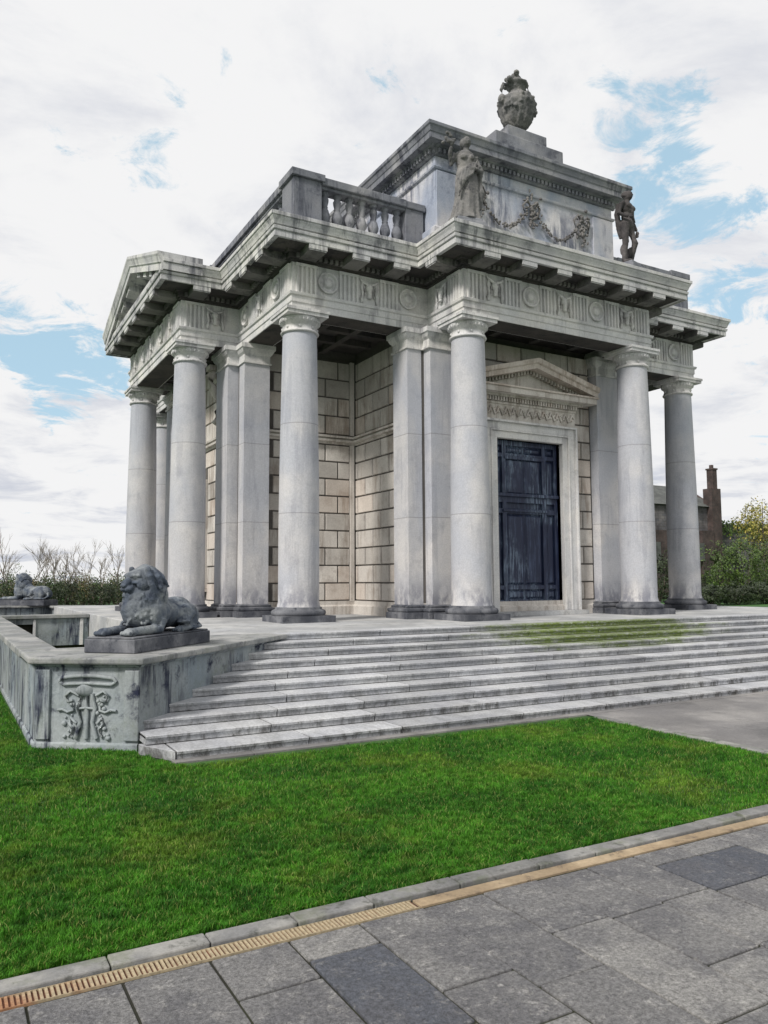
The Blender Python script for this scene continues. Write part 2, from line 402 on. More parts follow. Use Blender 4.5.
for k in range(4):
    t = MB()
    if k == 0: blocks(t, -2.0, 2.0, .34, 6.44, 14, .74, 0, -fy, (-1.42, 1.42, 4.5))                 # arm front
    else:
        blocks(t, -2.03, 2.03, .34, 4.24, 9, .74, .2, -fy, (-.62, .62, 3.5)); blocks(t, -2.03, 2.03, 4.5, 6.40, 4, .74, .2, -fy)
        t2 = MB(); t2.sweep([(-2.04, -fy), (2.04, -fy)], [(-.03, 4.25), (.02, 4.255), (.03, 4.30), (.10, 4.31), (.11, 4.36), (.05, 4.365), (.05, 4.40), (.12, 4.405), (.13, 4.45), (-.03, 4.49)], closed=False)
        t2.xf(rotk(k)).build('string_course', M['wall'], wall)
    t.xf(rotk(k)).build('rusticated_facing', M['wall'], wall)
    for z0, z1, n in ((.34, 4.24, 9), (4.50, 6.38, 4)):
        # re-entrant walls: facing -x (on the south arm's west side) and facing -y (on the west arm's south side)
        t = MB(); blocks(t, -5.45, -v_ - .16, z0, z1, n, .70, .12, -v_, None, 'x'); t.xf(rotk(k)).build('rusticated_facing', M['wall'], wall)
        t = MB(); blocks(t, -5.45, -v_ - .02, z0, z1, n, .80, .22, -v_, None, 'y'); t.xf(rotk(k)).build('rusticated_facing', M['wall'], wall)
mb = MB()
mb.sweep(cross(v_, 6.10), [(-.05, 0), (.10, 0), (.10, .20), (.045, .24), (.045, .33), (-.05, .33)])
mb.build('wall_base', M['wall'], wall)
for k in range(4):
    t = MB()
    path = [(-5.46, -v_), (-v_, -v_), (-v_, -5.46)]
    t.sweep(path, [(-.03, 4.25), (.02, 4.255), (.03, 4.30), (.10, 4.31), (.11, 4.36), (.05, 4.365), (.05, 4.40), (.12, 4.405), (.13, 4.45), (-.03, 4.49)], closed=False)
    t.xf(rotk(k)); t.build('string_course', M['wall'], wall)
    t = MB(); t.box(-v_ - .155, -v_ - .045, -v_ - .05, -v_ + .01, .315, 4.245); t.box(-v_ - .155, -v_ - .045, -v_ - .05, -v_ + .01, 4.495, 6.4)
    t.xf(rotk(k)); t.build('corner_strip', M['wall'], wall)

# ---- stepped pilasters
def pil(k, mir):
    path = [(-3.363, -6.15), (-2.96, -6.15), (-2.96, -6.41), (-2.05, -6.41), (-2.05, -5.52), (-3.363, -5.52)]
    slot = path[:1] + [(-3.00, -6.15), (-3.00, -5.98), (-2.925, -5.98), (-2.925, -6.41)] + path[3:]
    def g(prof, name, mat, par):
        t = MB(); t.sweep(slot if name == 'pilaster' else path, prof)
        t.add([], [])
        if mir: t.xf(lambda v: (-v[0], v[1], v[2]), True)
        t.xf(rotk(k)); return t.build(name, mat, par)
    s_ = g([(0, .3), (0, 6.0), (-.03, 6.0), (-.03, .3)], 'pilaster', M['column'], temple)
    g([(.14, 0), (.14, .13), (.10, .14), (.12, .17), (.12, .21), (.05, .235), (.06, .27), (.0, .302), (-.5, .302), (-.5, 0)], 'pilaster_base', M['base'], s_)
    g([(-.002, 5.96), (.035, 5.965), (.035, 6.005), (.004, 6.01), (.004, 6.17), (.05, 6.22), (.08, 6.28), (.085, 6.31), (.11, 6.312), (.11, 6.42), (-.5, 6.42), (-.5, 5.96)], 'pilaster_capital', M['frieze'], s_)
for k in range(4):
    for mir in (0, 1): pil(k, mir)

# ---- twelve columns
def make_column():
    prof = []
    for i in range(25):
        t = i / 24; z = .30 + t * (5.98 - .30)
        r = .42 - .062 * (max(0, (t - .28) / .72) ** 1.35)
        if i == 0: r = .445
        if i == 1: r = .42
        prof.append((r, z if i != 1 else .40))
    out = prof
    mb = MB(); mb.lathe(out, seg=48); sh = mb.build('column', M['column'], temple, fixn=False)
    mb = MB(); mb.lathe([(.53, .13), (.555, .16), (.56, .195), (.54, .235), (.50, .252), (.475, .258), (.48, .285), (.46, .30), (.43, .304)], seg=48)
    mb.box(-.57, .57, -.57, .57, 0, .13)
    b = mb.build('column_base', M['base'], sh, fixn=False)
    mb = MB(); mb.lathe([(.355, 5.975), (.395, 5.978), (.405, 6.0), (.395, 6.022), (.362, 6.026), (.360, 6.15), (.375, 6.155), (.38, 6.175), (.39, 6.18), (.415, 6.22), (.432, 6.265), (.434, 6.30), (.40, 6.302)], seg=48)
    for k in range(28):
        a = 2 * PI * k / 28; mb.ell((.415 * math.cos(a), .415 * math.sin(a), 6.235), (.026, .026, .042), seg=8, rings=5)
    for k in range(8):
        a = 2 * PI * (k + .5) / 8; mb.ell((.362 * math.cos(a), .362 * math.sin(a), 6.09), (.03, .03, .035), seg=8, rings=5)
    mb.box(-.455, .455, -.455, .455, 6.30, 6.40); mb.box(-.48, .48, -.48, .48, 6.372, 6.43)
    c = mb.build('column_capital', M['frieze'], sh, fixn=False)
    return sh
col0 = make_column()
spots = [(-CS, -CS), (CS, -CS), (CS, CS), (-CS, CS), (-CP, -CQ), (CP, -CQ), (CQ, -CP), (CQ, CP), (CP, CQ), (-CP, CQ), (-CQ, CP), (-CQ, -CP)]
for i, (x, y) in enumerate(spots):
    c = col0 if i == 0 else copy_tree(col0, temple)
    c.location = (x, y, 0); c.rotation_euler = (0, 0, (i % 4) * PI / 2)

# ---- entablature
ent = MB(); ent.sweep(OUT, [(0, Z1), (0, 6.575), (.022, 6.578), (.022, 6.715), (.055, 6.722), (.07, Z2), (-.60, Z2), (-.60, 6.60), (-.636, 6.60), (-.636, Z1)])
ent = bevel(ent.build('entablature', M['frieze'], temple), .006, 1)
t = MB(); t.sweep(OUT, [(-.02, Z1 - .004), (-.02, 6.45), (-.61, 6.45), (-.61, Z1 - .004)]); t.build('architrave_shade_strip', M['soffit'], ent)  # added dark strip, paints shade on the architrave underside
mb = MB(); mb.prism(cross(3.0, 7.0), 6.70, 6.79); 
mb2 = MB()
inner = [(x + (.5 if x < 0 else -.5), y + (.5 if y < 0 else -.5)) for x, y in OUT]
def inset_poly(path, d):
    t = MB(); t.sweep(path, [(-d, 0)], profclosed=False); return [(v[0], v[1]) for v in t.v]
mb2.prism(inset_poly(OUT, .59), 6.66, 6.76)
mb2.build('porch_ceiling', M['soffit'], temple)  # near-black ceiling carries the porch shade in its colour
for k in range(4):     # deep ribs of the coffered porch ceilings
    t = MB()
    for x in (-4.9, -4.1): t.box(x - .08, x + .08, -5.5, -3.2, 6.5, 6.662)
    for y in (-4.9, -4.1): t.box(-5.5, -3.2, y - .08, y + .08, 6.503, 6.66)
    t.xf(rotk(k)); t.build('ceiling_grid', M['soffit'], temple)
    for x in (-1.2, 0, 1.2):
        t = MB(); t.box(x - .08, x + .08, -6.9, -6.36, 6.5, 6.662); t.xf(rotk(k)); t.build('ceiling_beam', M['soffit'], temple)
fr = MB(); fr.sweep(OUT, [(0, Z2), (0, Z3), (-.5, Z3), (-.5, Z2)])
frieze = fr.build('frieze', M['frieze'], temple)

def tri_mesh():
    t = MB()
    for i in range(5):
        x = -.20 + i * .1
        t.add([(x - .034, 0, 0), (x + .034, 0, 0), (x + .020, -.045, 0), (x - .020, -.045, 0)] + [(x - .034, 0, .56), (x + .034, 0, .56), (x + .020, -.045, .56), (x - .020, -.045, .56)],
              [(0, 3, 2, 1), (4, 5, 6, 7), (0, 1, 5, 4), (1, 2, 6, 5), (2, 3, 7, 6), (3, 0, 4, 7)])
    t.box(-.24, .24, -.055, 0, .56, .62)
    return t
def roundel_mesh():
    t = MB(); T = Matrix.Translation((0, 0, .31)) @ Matrix.Rotation(PI / 2, 4, 'X')
    t.lathe([(.20, -.02), (.226, -.01), (.234, .05), (.224, .062), (.198, .060), (.188, .015), (.183, .006), (.10, .008), (.095, .045), (.06, .060), (.02, .064)], seg=36, T=T)
    for k in range(8):
        a = k * PI / 4; t.ell((math.cos(a) * .145, -.004, .31 + math.sin(a) * .145), (.022, .012, .022), seg=8, rings=5)
    return t
def skull_mesh():
    t = MB()
    t.ell((0, -.03, .38), (.085, .06, .10)); t.ell((0, -.04, .26), (.05, .055, .12)); t.ell((0, -.045, .17), (.058, .045, .035))
    for s in (-1, 1):
        t.tube([(s * .04, -.03, .45), (s * .12, -.05, .47), (s * .20, -.04, .52), (s * .22, -.02, .57)], [.035, .032, .024, .012], 8)
        t.tube([(s * .16, -.02, .52), (s * .185, -.035, .38), (s * .165, -.035, .24), (s * .19, -.035, .12), (s * .18, -.02, .03)], [.026, .038, .028, .042, .024], 8)
        t.tube([(s * .16, -.02, .50), (s * .10, -.03, .30), (s * .12, -.03, .16)], [.014, .016, .022], 6)
        t.ell((s * .037, -.078, .39), (.018, .02, .02), seg=8, rings=6)
    return t
def mut_mesh():
    t = MB(); t.box(-.19, .19, -.575, 0, -.125, .03); t.box(-.20, .20, -.59, -.56, -.10, .028)
    return t
protos = {}
def place(kind, mk, mat, par, x, y, z, rz):
    if kind not in protos:
        o = mk().build(kind, mat, par, fixn=(kind == 'triglyph')); protos[kind] = o
        if kind == 'mutule':    # front edge left pale as lit; shade on sides and underside painted dark
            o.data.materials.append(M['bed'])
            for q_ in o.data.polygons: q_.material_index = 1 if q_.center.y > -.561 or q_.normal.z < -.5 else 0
    else:
        o = protos[kind].copy(); C.objects.link(o); o.parent = par
    o.location = (x, y, z); o.rotation_euler = (0, 0, rz)
    return o
# cornice body
corn = MB(); corn.sweep(OUT, [(.50, 7.632), (.595, 7.632), (.60, 7.60), (.63, 7.60), (.63, 7.715), (.615, 7.72), (.615, 7.735), (.655, 7.74), (.665, ZC), (.50, ZC)])
cornice = bevel(corn.build('cornice', M['cornice'], temple), .006, 1)
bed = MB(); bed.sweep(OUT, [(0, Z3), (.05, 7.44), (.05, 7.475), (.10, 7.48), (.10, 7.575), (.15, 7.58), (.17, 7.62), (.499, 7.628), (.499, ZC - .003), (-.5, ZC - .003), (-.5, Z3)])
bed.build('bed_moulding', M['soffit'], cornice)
for k in range(4):
    R = rotk(k); rz = k * PI / 2
    # arm front facing -y
    for i in range(-3, 3): # centres at half modules
        x = (i + .5) * MOD; q = R((x, -Q, 0)); place('triglyph', tri_mesh, M['frieze'], frieze, q[0], q[1], Z2 + .002, rz)
        q = R((x, -Q - .03, 0)); place('mutule', mut_mesh, M['cornice'], cornice, q[0], q[1], 7.60, rz)
    for i in range(-2, 3):
        q = R((i * MOD, -Q, 0)); kd = ('ox_skull', skull_mesh) if i % 2 == 0 else ('roundel', roundel_mesh)
        place(kd[0], kd[1], M['frieze'], frieze, q[0], q[1], Z2 + .002, rz)
    for side in (-1, 1):
        # square faces facing -y
        for j in range(3):
            q = R((side * (CS - j * MOD), -S, 0)); place('triglyph', tri_mesh, M['frieze'], frieze, q[0], q[1], Z2 + .002, rz)
            q = R((side * (CS - j * MOD), -S - .03, 0))
            place('mutule', mut_mesh, M['cornice'], cornice, q[0], q[1], 7.60, rz)
            q = R((side * (CS - (j + .5) * MOD), -S, 0)); kd = ('ox_skull', skull_mesh) if j % 2 == 1 else ('roundel', roundel_mesh)
            place(kd[0], kd[1], M['frieze'], frieze, q[0], q[1], Z2 + .002, rz)
        # the returns of the arm, facing -x / +x
        r2 = rz - side * -PI / 2 if side > 0 else rz - PI / 2
        q = R((side * P, -CQ, 0)); place('triglyph', tri_mesh, M['frieze'], frieze, q[0], q[1], Z2 + .002, r2)
        q = R((side * (P + .03), -CQ, 0)); place('mutule', mut_mesh, M['cornice'], cornice, q[0], q[1], 7.60, r2)
        q = R((side * P, -CQ + MOD * .5, 0)); place('ox_skull', skull_mesh, M['frieze'], frieze, q[0], q[1], Z2 + .002, r2)
# dentils, one course per straight run
n = len(OUT)
for i in range(n):
    a, b = Vector(OUT[i]), Vector(OUT[(i + 1) % n]); d = (b - a); L = d.length; d.normalize(); nn = Vector((d.y, -d.x))
    t = MB(); x = .05
    while x < L - .05:
        T = Matrix(((d.x, nn.x, 0, a.x), (d.y, nn.y, 0, a.y), (0, 0, 1, 0), (0, 0, 0, 1)))
        t.box(x, x + .07, .06, .155, 7.484, 7.573, T); x += .125
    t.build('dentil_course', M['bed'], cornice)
# gutter moulding (sima): everywhere but across the two gables
prof = [(.50, ZC + .003), (.615, ZC + .003), (.615, 7.835), (.655, 7.838), (.66, 7.86), (.675, 7.91), (.705, 7.965), (.70, 7.972), (.70, 7.99), (.728, 7.994), (.728, Z4), (.50, Z4)]
g0 = Q + .60
def sima(pts):
    t = MB(); t.sweep(pts, prof, closed=False); return bevel(t.build('gutter_moulding', M['cornice'], cornice), .006, 1)
sima([(-g0, -P), (-S, -P), (-S, -S), (-P, -S), (-P, -Q), (P, -Q), (P, -S), (S, -S), (S, -P), (g0, -P)])
sima([(g0, P), (S, P), (S, S), (P, S), (P, Q), (-P, Q), (-P, S), (-S, S), (-S, P), (-g0, P)])
mb = MB(); mb.prism(inset_poly(OUT, -.58), ZC - .01, 8.03); mb.build('flat_roof', M['cornice'], temple)
# gables west and east
ZA = 9.36
for k in (3, 1):
    yE = P + .70
    ped = MB()
    T0 = -Q + .02
    # tympanum (recessed triangle) and roof behind it; built facing -y then rotated (k=3 faces west)
    sl = (ZA - ZC - .25) / yE
    t = MB()
    hw = P + .3; zt = ZC + sl * hw
    t.add([(-hw, -Q, ZC), (hw, -Q, ZC), (0, -Q, ZC + .0 + sl * hw), (-hw, -Q + .3, ZC), (hw, -Q + .3, ZC), (0, -Q + .3, ZC + sl * hw)], [(0, 1, 2), (5, 4, 3), (0, 3, 4, 1), (1, 4, 5, 2), (2, 5, 3, 0)])
    t.xf(rotk(k)); tym = t.build('pediment', M['frieze'], temple)
    # raking cornice
    hp = [(-.3, .0), (.60, .0), (.60, -.03), (.635, -.03), (.635, .12), (.665, .15), (.67, .18), (.70, .28), (.724, .33), (.724, .40), (-.3, .40)]
    rows = []
    for (x, zb) in ((-yE, 0), (0, 1), (yE, 0)):
        rows.append([(x, -Q - o, (ZC + .01 if zb == 0 else ZA - .40) + h) for o, h in hp])
    t = MB(); kk = len(hp); vs = [v for r in rows for v in r]
    t.add(vs, [(i * kk + a, (i + 1) * kk + a, (i + 1) * kk + (a + 1) % kk, i * kk + (a + 1) % kk) for i in range(2) for a in range(kk)])
    t.add(rows[0], [tuple(range(kk))]); t.add(rows[2], [tuple(range(kk))])
    t.xf(rotk(k)); rk = t.build('raking_cornice', M['cornice'], tym)
    # roof planes behind the gable
    t = MB()
    t.add([(-yE, -Q + .25, Z4 - .02), (0, -Q + .25, ZA - .02), (yE, -Q + .25, Z4 - .02), (-yE, -6.1, Z4 - .02), (0, -6.1, ZA - .02), (yE, -6.1, Z4 - .02)], [(0, 1, 2), (5, 4, 3), (0, 3, 4, 1), (1, 4, 5, 2), (0, 2, 5, 3)])
    t.xf(rotk(k)); t.build('gable_roof', M['slate'], tym)
    slope = (ZA - .40 - ZC) / yE
    for s in (-1, 1):
        for xm in (2.75, 2.06, 1.37, .68):
            t = MB(); h0 = ZC + .0 + slope * (yE - xm)
            x0, x1 = s * (xm - .16), s * (xm + .16)
            za, zb = ZC + slope * (yE - abs(x0)), ZC + slope * (yE - abs(x1))
            vs = []
            for y in (-Q - .56, -Q): 
                vs += [(x0, y, za - .14), (x1, y, zb - .14), (x1, y, zb + .012), (x0, y, za + .012)]
            t.add(vs, [(0, 1, 2, 3), (7, 6, 5, 4), (0, 4, 5, 1), (1, 5, 6, 2), (2, 6, 7, 3), (3, 7, 4, 0)])
            t.xf(rotk(k)); t.build('raking_mutule', M['cornice'], tym)

# ---- doorcase and door, south; cased windows with consoles on the other arms
def doorcase(k):
    R = rotk(k); fy0 = -fy
    def bd(t, name, mat, par): t.xf(R); return t.build(name, mat, par)
    t = MB()
    path = [(-1.0, 0), (-1.0, 4.15), (1.0, 4.15), (1.0, 0)]
    # architrave frame: nested strips
    for d0, d1, dy in ((0, .16, .10), (.16, .20, .14), (.20, .37, .12), (.37, .42, .19)):
        t.box(-1.0 - d1, -1.0 - d0, fy0 - dy, fy0 + .30 if d0 == 0 else fy0 + .03, .10, 4.15 + d0)
        t.box(1.0 + d0, 1.0 + d1, fy0 - dy, fy0 + .30 if d0 == 0 else fy0 + .03, .10, 4.15 + d0)
        t.box(-1.0 - d1, 1.0 + d1, fy0 - dy, fy0 + .30 if d0 == 0 else fy0 + .03, 4.15 + d0, 4.15 + d1)
    case = bevel(bd(t, 'door_frame', M['frieze'], temple), .006, 1)
    t = MB(); t.box(-1.50, 1.50, fy0 - .34, fy0 + .32, .004, .10); bd(t, 'threshold', M['floor'], case)
    t = MB(); t.box(-1.42, 1.42, fy0 - .10, fy0 + .03, 4.575, 4.98)
    for i in range(24):   # carved running foliage on the frieze
        x = -1.30 + i * .113; s = 1 if i % 2 else -1
        t.tube([(x - .06, fy0 - .11, 4.78 - s * .07), (x, fy0 - .13, 4.78 + s * .09), (x + .07, fy0 - .12, 4.78 + s * .02)], [.018, .03, .016], 6)
        t.ell((x, fy0 - .12, 4.78 - s * .03), (.03, .03, .03), seg=8, rings=5)
    t.box(-1.44, 1.44, fy0 - .13, fy0 + .03, 4.95, 5.0)
    for i in range(36): t.box(-1.43 + i * .08, -1.43 + i * .08 + .042, fy0 - .20, fy0 + .03, 5.005, 5.105)
    bd(t, 'carved_frieze', M['wall'], case)
    t = MB()
    t.box(-1.60, 1.60, fy0 - .22, fy0 + .03, 5.11, 5.16); t.box(-1.88, 1.88, fy0 - .42, fy0 + .03, 5.16, 5.29); t.box(-1.92, 1.92, fy0 - .46, fy0 + .03, 5.292, 5.33)
    za = 6.08; sl = (za - 5.5) / 1.95
    hp = [(-.05, 0), (.40, 0), (.40, .11), (.46, .13), (.49, .23), (-.05, .23)]
    rows = [[(x, fy0 - o, zz + h) for o, h in hp] for x, zz in ((-1.95, 5.335), (0, za - .23), (1.95, 5.335))]
    kk = len(hp); vs = [v for r in rows for v in r]
    t.add(vs, [(i * kk + a, (i + 1) * kk + a, (i + 1) * kk + (a + 1) % kk, i * kk + (a + 1) % kk) for i in range(2) for a in range(kk)])
    t.add(rows[0], [tuple(range(kk))]); t.add(rows[2], [tuple(range(kk))])
    t.add([(-1.6, fy0 - .06, 5.33), (1.6, fy0 - .06, 5.33), (0, fy0 - .06, 5.90)], [(0, 1, 2)])
    rise = (za - .23 - 5.335) / 1.95
    for i in range(-16, 17):   # dentils up the slope
        x = i * .095; zz = 5.335 + rise * (1.95 - abs(x))
        if zz - .09 > 5.34: t.box(x - .025, x + .025, fy0 - .17, fy0 - .05, zz - .085, zz + .01)
    bd(t, 'door_pediment', M['wall'], case)
    # leaf
    y0 = fy0 + .20
    t = MB(); t.box(-1.0, 1.0, y0, y0 + .10, .10, 4.15); leaf = bd(t, 'door', M['door'], temple)
    t = MB()
    for x0, x1 in ((-1.0, -.90), (-.70, -.58), (.52, .64), (.90, 1.0)): t.box(x0, x1, y0 - .075, y0 + .02, .10, 4.15)
    for z0, z1 in ((.10, .36), (.60, .70), (2.40, 2.52), (2.66, 2.84), (3.74, 3.84), (4.03, 4.15)): t.box(-1.0, 1.0, y0 - .068, y0 + .02, z0, z1)
    t.box(-.70, .64, y0 - .11, y0, 2.44, 2.50); t.box(-1.0, 1.0, y0 - .13, y0, 2.80, 2.88); t.box(-.62, .58, y0 - .10, y0, 3.70, 3.78)
    bevel(bd(t, 'door_rail', M['door'], leaf), .008, 1)
    for x0, x1 in ((-.88, -.72), (-.56, -.05), (-.01, .50), (.66, .88)):
        for z0, z1 in ((.38, .58), (.72, 2.38), (2.86, 3.72), (3.86, 4.01)):
            t = MB(); c = .05
            t.add([(x0, y0, z0), (x1, y0, z0), (x1, y0, z1), (x0, y0, z1), (x0 + c, y0 - .045, z0 + c), (x1 - c, y0 - .045, z0 + c), (x1 - c, y0 - .045, z1 - c), (x0 + c, y0 - .045, z1 - c)], [(4, 5, 6, 7), (0, 1, 5, 4), (1, 2, 6, 5), (2, 3, 7, 6), (3, 0, 4, 7)])
            bd(t, 'door_panel', M['door'], leaf)
doorcase(0)
def niche(k):
    R = rotk(k); f0 = -fy
    def bd(t, name, mat, par): t.xf(R); return t.build(name, mat, par)
    t = MB(); t.box(-.46, .46, f0 - .01, f0 + .035, .80, 3.36); win = bd(t, 'window', M['door'], temple)
    for x0, x1, z0, z1 in ((-.60, -.46, .66, 3.50), (.46, .60, .66, 3.50), (-.459, .459, 3.36, 3.50), (-.459, .459, .66, .80)):
        t = MB(); t.box(x0, x1, f0 - .07, f0 + .03, z0, z1); bd(t, 'window_frame', M['wall'], win)
    t = MB(); t.box(-.68, .68, f0 - .14, f0 + .03, .56, .655); bd(t, 'window_sill', M['wall'], win)
    for s in (-1, 1):     # carved scroll brackets high beside the pilasters
        x = s * 1.82; t = MB()
        t.tube([(x, f0 - .06, 4.72), (x, f0 - .20, 4.80), (x, f0 - .14, 5.05), (x, f0 - .12, 5.35), (x, f0 - .26, 5.65), (x, f0 - .36, 5.92), (x, f0 - .22, 6.06), (x, f0 - .12, 5.90)], [.07, .10, .08, .09, .12, .13, .10, .07], 12)
        t.box(x - .16, x + .16, f0 - .40, f0 + .03, 6.08, 6.20)
        bd(t, 'scroll_bracket', M['wall'], wall)
for k in (1, 2, 3): niche(k)

# ---- attic storey
AX, AY, AZ = 2.754, 6.422, 11.03
apath = [(-AX, -AY), (AX, -AY), (AX, AY), (-AX, AY)]
mb = MB(); mb.sweep(apath, [(-1, 8.0), (.10, 8.0), (.10, 8.75), (.05, 8.80), (0, 8.80), (0, 10.14), (.05, 10.15), (.07, 10.20), (.0, 10.23), (.0, 10.47), (-1, 10.47)])
attic = bevel(mb.build('attic_storey', M['attic'], temple), .008, 1)
mb = MB(); mb.sweep(apath, [(-1, 10.472), (.05, 10.472), (.08, 10.50), (.08, 10.60), (.13, 10.62), (.15, 10.66), (.31, 10.67), (.31, 10.80), (.33, 10.82), (.36, 10.92), (.39, 10.95), (.39, AZ), (-1, AZ)])
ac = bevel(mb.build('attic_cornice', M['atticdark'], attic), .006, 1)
mb = MB()
for (a, b) in ((apath[0], apath[1]), (apath[1], apath[2]), (apath[2], apath[3]), (apath[3], apath[0])):
    a, b = Vector(a), Vector(b); d = b - a; L = d.length; d.normalize(); nn = Vector((d.y, -d.x)); x = .02
    T = Matrix(((d.x, nn.x, 0, a.x), (d.y, nn.y, 0, a.y), (0, 0, 1, 0), (0, 0, 0, 1)))
    while x < L: mb.box(x, x + .07, .05, .145, 10.505, 10.597, T); x += .125
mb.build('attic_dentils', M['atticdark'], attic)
mb = MB(); mb.box(-AX + .02, AX - .02, -AY - .02 + .05, AY - .05, AZ - .05, AZ + .17); mb.build('attic_blocking', M['atticdark'], attic)
for sy in (-1, 1):   # corner strips and a sunk panel
    for s in (-1, 1):
        mb = MB(); mb.box(min(s * 2.05, s * 2.74), max(s * 2.05, s * 2.74), min(sy * (AY - .01), sy * (AY + .045)), max(sy * (AY - .01), sy * (AY + .045)), 8.80, 10.12)
        bevel(mb.build('attic_corner_strip', M['attic'], attic), .006, 1)
# carved festoons
fyy = -AY - .06
for cx_ in (-1.64, 0.0, 1.64):
    mb = MB()
    for i in range(60):
        a = random.uniform(0, 2 * PI); r = abs(random.gauss(0, .13)); hh = random.gauss(0, .21)
        mb.ell((cx_ + r * math.cos(a) * 1.2, fyy - random.uniform(0, .05), 9.72 + hh), (random.uniform(.02, .06), .03, random.uniform(.02, .05)), seg=8, rings=5)
    for s in (-1, 1): mb.tube([(cx_, fyy, 9.85), (cx_ + s * .15, fyy - .04, 10.0), (cx_ + s * .26, fyy, 9.86), (cx_ + s * .2, fyy, 9.6)], [.03, .035, .03, .02], 6)
    mb.build('carved_trophy', M['bed'], attic, fixn=False)
for s in (-1, 1):
    mb = MB()
    for i in range(90):
        t = random.random(); x = s * (.12 + t * 1.4); z = 9.72 - math.sin(PI * t) * .52
        mb.ell((x + random.gauss(0, .02), fyy - random.uniform(0, .06), z + random.gauss(0, .028)), [random.uniform(.018, .034)] * 3, seg=8, rings=5)
    mb.build('festoon', M['bed'], attic, fixn=False)

# ---- balustrades over the four corner bays
def balu_mesh():
    t = MB(); t.lathe([(.10, 0), (.10, .06), (.06, .08), (.065, .11), (.115, .20), (.12, .27), (.09, .38), (.06, .44), (.075, .46), (.06, .48), (.085, .58), (.09, .64), (.06, .70), (.095, .74), (.10, .76), (.10, .80)], seg=16)
    return t
bproto = None
def balustrade(p0, p1, nb, ped0=None, ped1=None):
    """run from p0 to p1 (plan points), with balusters between; ped = half sizes of end pedestals built at p0 / p1"""
    global bproto
    a, b = Vector(p0), Vector(p1); d = b - a; L = d.length; d.normalize(); nn = Vector((d.y, -d.x))
    T = Matrix(((d.x, nn.x, 0, a.x), (d.y, nn.y, 0, a.y), (0, 0, 1, 0), (0, 0, 0, 1)))
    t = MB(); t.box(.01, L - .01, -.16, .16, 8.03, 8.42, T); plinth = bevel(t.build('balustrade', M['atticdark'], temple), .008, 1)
    t = MB(); t.box(.01, L - .01, -.16, .16, 9.20, 9.27, T); t.box(.0, L, -.22, .22, 9.27, 9.44, T); bevel(t.build('handrail', M['atticdark'], plinth), .015, 2)
    for i in range(nb):
        q = a + d * (L * (i + .5) / nb)
        if nb > 20 and abs(i - (nb - 1) / 2) < 1: continue
        if bproto is None: o = bproto = balu_mesh().build('baluster', M['atticdark'], plinth, fixn=False)
        else: o = bproto.copy(); C.objects.link(o); o.parent = plinth
        o.location = (q.x, q.y, 8.42)
    return plinth
def bal_pedestal(par, x0, x1, y0, y1, z1=9.32, cap=.06):
    t = MB(); t.box(x0, x1, y0, y1, 8.03, z1); t.box(x0 - .035, x1 + .035, y0 - .035, y1 + .035, 8.03, 8.47); t.box(x0 - cap, x1 + cap, y0 - cap, y1 + cap, z1 + .002, z1 + .16)
    bevel(t.build('balustrade_pedestal', M['atticdark'], par), .012, 2)
for sx in (-1, 1):
    w_ = balustrade((sx * 5.86, -5.40 if sx < 0 else 5.40), (sx * 5.86, 5.40 if sx < 0 else -5.40), 34)
    bal_pedestal(w_, sx * 5.86 - .2, sx * 5.86 + .2, -.3, .3, 9.28)
    for sy in (-1, 1):
        p_ = balustrade((sx * 5.40, sy * 5.86), (sx * 3.30, sy * 5.86), 7)
        bal_pedestal(p_, min(sx * 6.05, sx * 5.40), max(sx * 6.05, sx * 5.40), min(sy * 6.05, sy * 5.40), max(sy * 6.05, sy * 5.40))
        bal_pedestal(p_, min(sx * 3.30, sx * 2.82), max(sx * 3.30, sx * 2.82), min(sy * 6.02, sy * 5.68), max(sy * 6.02, sy * 5.68), 9.27, .04)

# ---- platform and foundation of the temple
mb = MB(); mb.prism([(-8.75, -8.75), (8.75, -8.75), (8.75, 8.75), (-8.75, 8.75)], -2.2, -.0)
bevel(mb.build('platform', M['floor'], temple), .012, 2)
mb = MB(); mb.prism([(x * 1.0, y * 1.0) for x, y in inset_poly(cross(3.3, 7.0), -.9)], .0, .004)

# ---- urn on its stepped plinth
urn = empty('stone_urn', (.22, -5.75, AZ + .17), 'weathered stone urn with handles on a stepped plinth, highest thing on the roof', 'urn')
mb = MB(); mb.box(-1.12, 1.02, -.55, .7, 0, .50); bevel(mb.build('urn_plinth', M['atticdark'], urn), .02, 2)
mb = MB(); mb.box(-.62, .62, -.4, .5, .52, .86); bevel(mb.build('urn_plinth_step', M['atticdark'], urn), .02, 2)
mb = MB(); z0 = .86
mb.lathe([(.30, z0), (.30, z0 + .05), (.17, z0 + .10), (.13, z0 + .17), (.20, z0 + .24), (.33, z0 + .40), (.43, z0 + .60), (.49, z0 + .80), (.47, z0 + .95), (.36, z0 + 1.06), (.22, z0 + 1.12), (.17, z0 + 1.24), (.24, z0 + 1.36), (.30, z0 + 1.42), (.28, z0 + 1.46), (.12, z0 + 1.50)], seg=32)
for i in range(12):
    a = i * PI / 6; mb.tube([(math.cos(a) * .19, math.sin(a) * .19, z0 + .22), (math.cos(a) * .33, math.sin(a) * .33, z0 + .40), (math.cos(a) * .42, math.sin(a) * .42, z0 + .60)], [.02, .045, .03], 6)
for i in range(70):
    a = random.uniform(0, 2 * PI); zz = z0 + .80 + .10 * math.sin(3 * a) + random.gauss(0, .06)
    mb.ell((math.cos(a) * .47, math.sin(a) * .47, zz), [random.uniform(.03, .06)] * 3, seg=8, rings=5)
